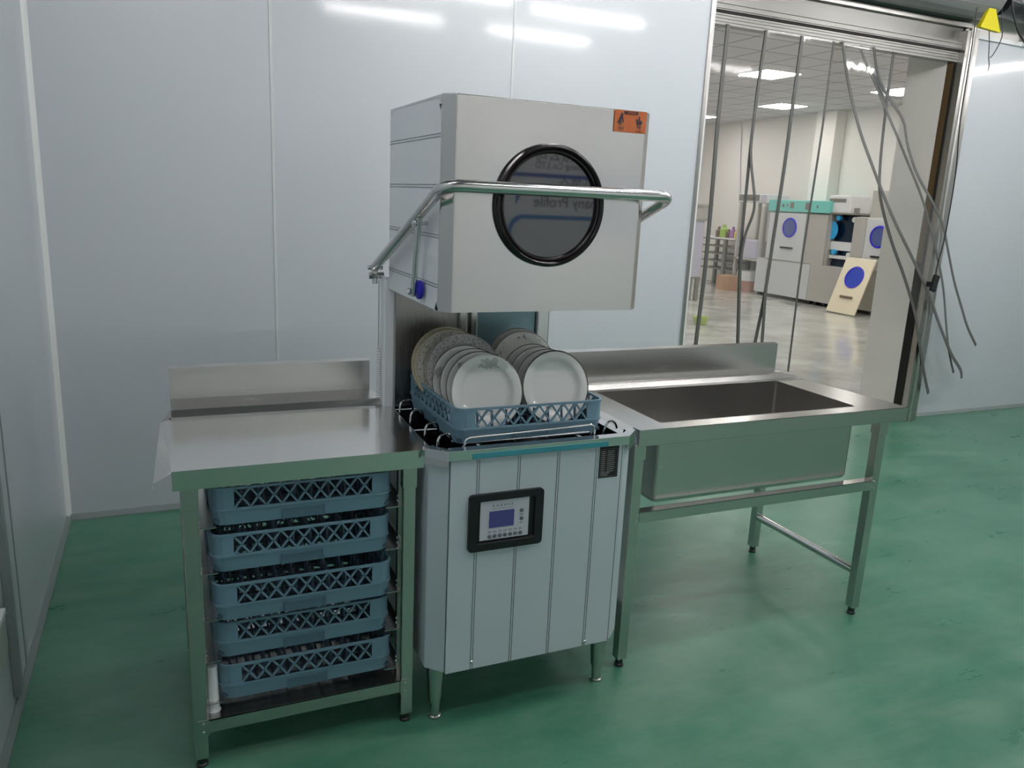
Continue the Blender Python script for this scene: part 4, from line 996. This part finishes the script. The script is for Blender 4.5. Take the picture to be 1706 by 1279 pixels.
MB().lathe([(.0001, .40), (.22, .40)], (10.50, 11.10, -.004), 'z', 28).build('lid', M['white_plastic'], bu)
gw = thing('wrapped_machine', 'white topped machine head on a film wrapped steel frame left of the conveyor machine', 'machine', (10.5, 11.0, 0))
MB().box((10.30, 10.56, 1.79), (10.85, 11.44, 1.965)).build('head', M['white_plastic'], gw, bevel=.015)
MB().box((10.292, 10.80, 1.83), (10.30, 11.42, 1.95)).build('head_panel', M['shelf_grey'], gw)
MB().box((10.292, 10.58, 1.82), (10.30, 10.76, 1.95)).build('dial_plate', M['lavender'], gw)
for x, y in ((10.33, 10.60), (10.33, 11.37), (10.82, 10.60), (10.82, 11.37)): MB().box((x - .03, y - .025, 0), (x + .03, y + .025, 1.79)).build('post', M['bg_steel'], gw)
MB().box((10.29, 10.46, .74), (10.31, 10.72, 1.72)).build('wrap', M['pvc'], gw)
MB().box((10.30, 10.57, .64), (10.84, 11.41, .68)).build('cross_shelf', M['bg_steel'], gw)
o = MB().box((10.37, 10.69, .681), (10.74, 11.33, 1.045)).build('wrapped_box', M['lavender'], None, bevel=.01); tag(o, 'pale lavender wrapped box on the lower shelf of the wrapped machine frame', 'box'); o.parent = None
wcab = thing('filmed_cabinet', 'tall lavender filmed cabinet in the far room, left of the bottle shelf', 'cabinet', (8.0, 9.6, 0))
MB().box((7.98, 9.70, .42), (8.20, 10.5, 1.42)).build('case', M['lavender'], wcab, bevel=.01)
MB().box((7.96, 9.66, 1.42), (8.22, 10.53, 1.46)).build('top', M['bg_steel'], wcab, bevel=.004)
MB().box((8.02, 9.60, 1.46), (8.20, 10.5, 1.68)).box((8.00, 9.54, 1.68), (8.22, 10.5, 1.71)).build('upper_case', M['bg_steel'], wcab)
for x, y in ((8.02, 9.74), (8.17, 9.74), (8.02, 10.45), (8.17, 10.45)): MB().box((x - .03, y - .03, 0), (x + .03, y + .03, .42)).build('leg', M['shelf_grey'], wcab)
MB().box((7.97, 9.70, .40), (8.20, 10.5, .43)).build('undershelf', M['shelf_grey'], wcab)
o = MB().lathe([(.0001, 0), (.07, 0), (.10, .05), (.115, .12), (.105, .12), (.07, .02), (.0001, .02)], (0, 0, 0), 'z', 20).build('bowl', M['lime']); o.location = (6.42, 7.22, -.004); tag(o, 'small lime green bowl on the wet floor behind the left curtain strips', 'bowl')
o = MB().tube(smooth_path([(10.96, 12.45, 3.5), (10.96, 12.35, 2.6), (10.96, 12.22, 1.8), (10.96, 12.1, 1.06)], 5), .02, 8).build('wall_pipe', M['white_plastic']); tag(o, 'thin vertical pipe on the far wall above the bottles', 'pipe')

# ---------------------------------------------------------------- camera
F_PX = 1314.56
cam = bpy.data.cameras.new('camera'); co = bpy.data.objects.new('camera', cam); COL.objects.link(co)
cam.sensor_fit = 'HORIZONTAL'; cam.sensor_width = 36.; cam.lens = 36. * F_PX / 1706.; cam.clip_start = .05; cam.clip_end = 100
fw = Vector((.39769777, .88859768, -.22854024)); rt = Vector((.91607257, -.39852543, .0445928)); up = Vector((.05145404, .22709391, .97251264))
mat = Matrix((rt, up, -fw)).transposed().to_4x4(); mat.translation = Vector((-.6893, -2.071, 1.6557))
co.matrix_world = mat
SC.camera = co

# ---------------------------------------------------------------- world and view
w = bpy.data.worlds.new('world'); SC.world = w; w.use_nodes = True
w.node_tree.nodes['Background'].inputs[0].default_value = (.8, .85, .9, 1); w.node_tree.nodes['Background'].inputs[1].default_value = .3
SC.view_settings.view_transform = 'Standard'; SC.view_settings.look = 'None'; SC.view_settings.gamma = 1.; SC.view_settings.use_curve_mapping = False
SC.view_settings.exposure = 0.
SC.cycles.max_bounces = 10; SC.cycles.diffuse_bounces = 5; SC.cycles.glossy_bounces = 6; SC.cycles.transparent_max_bounces = 24
SC.cycles.use_denoising = True
SC.cycles.sample_clamp_indirect = 8.
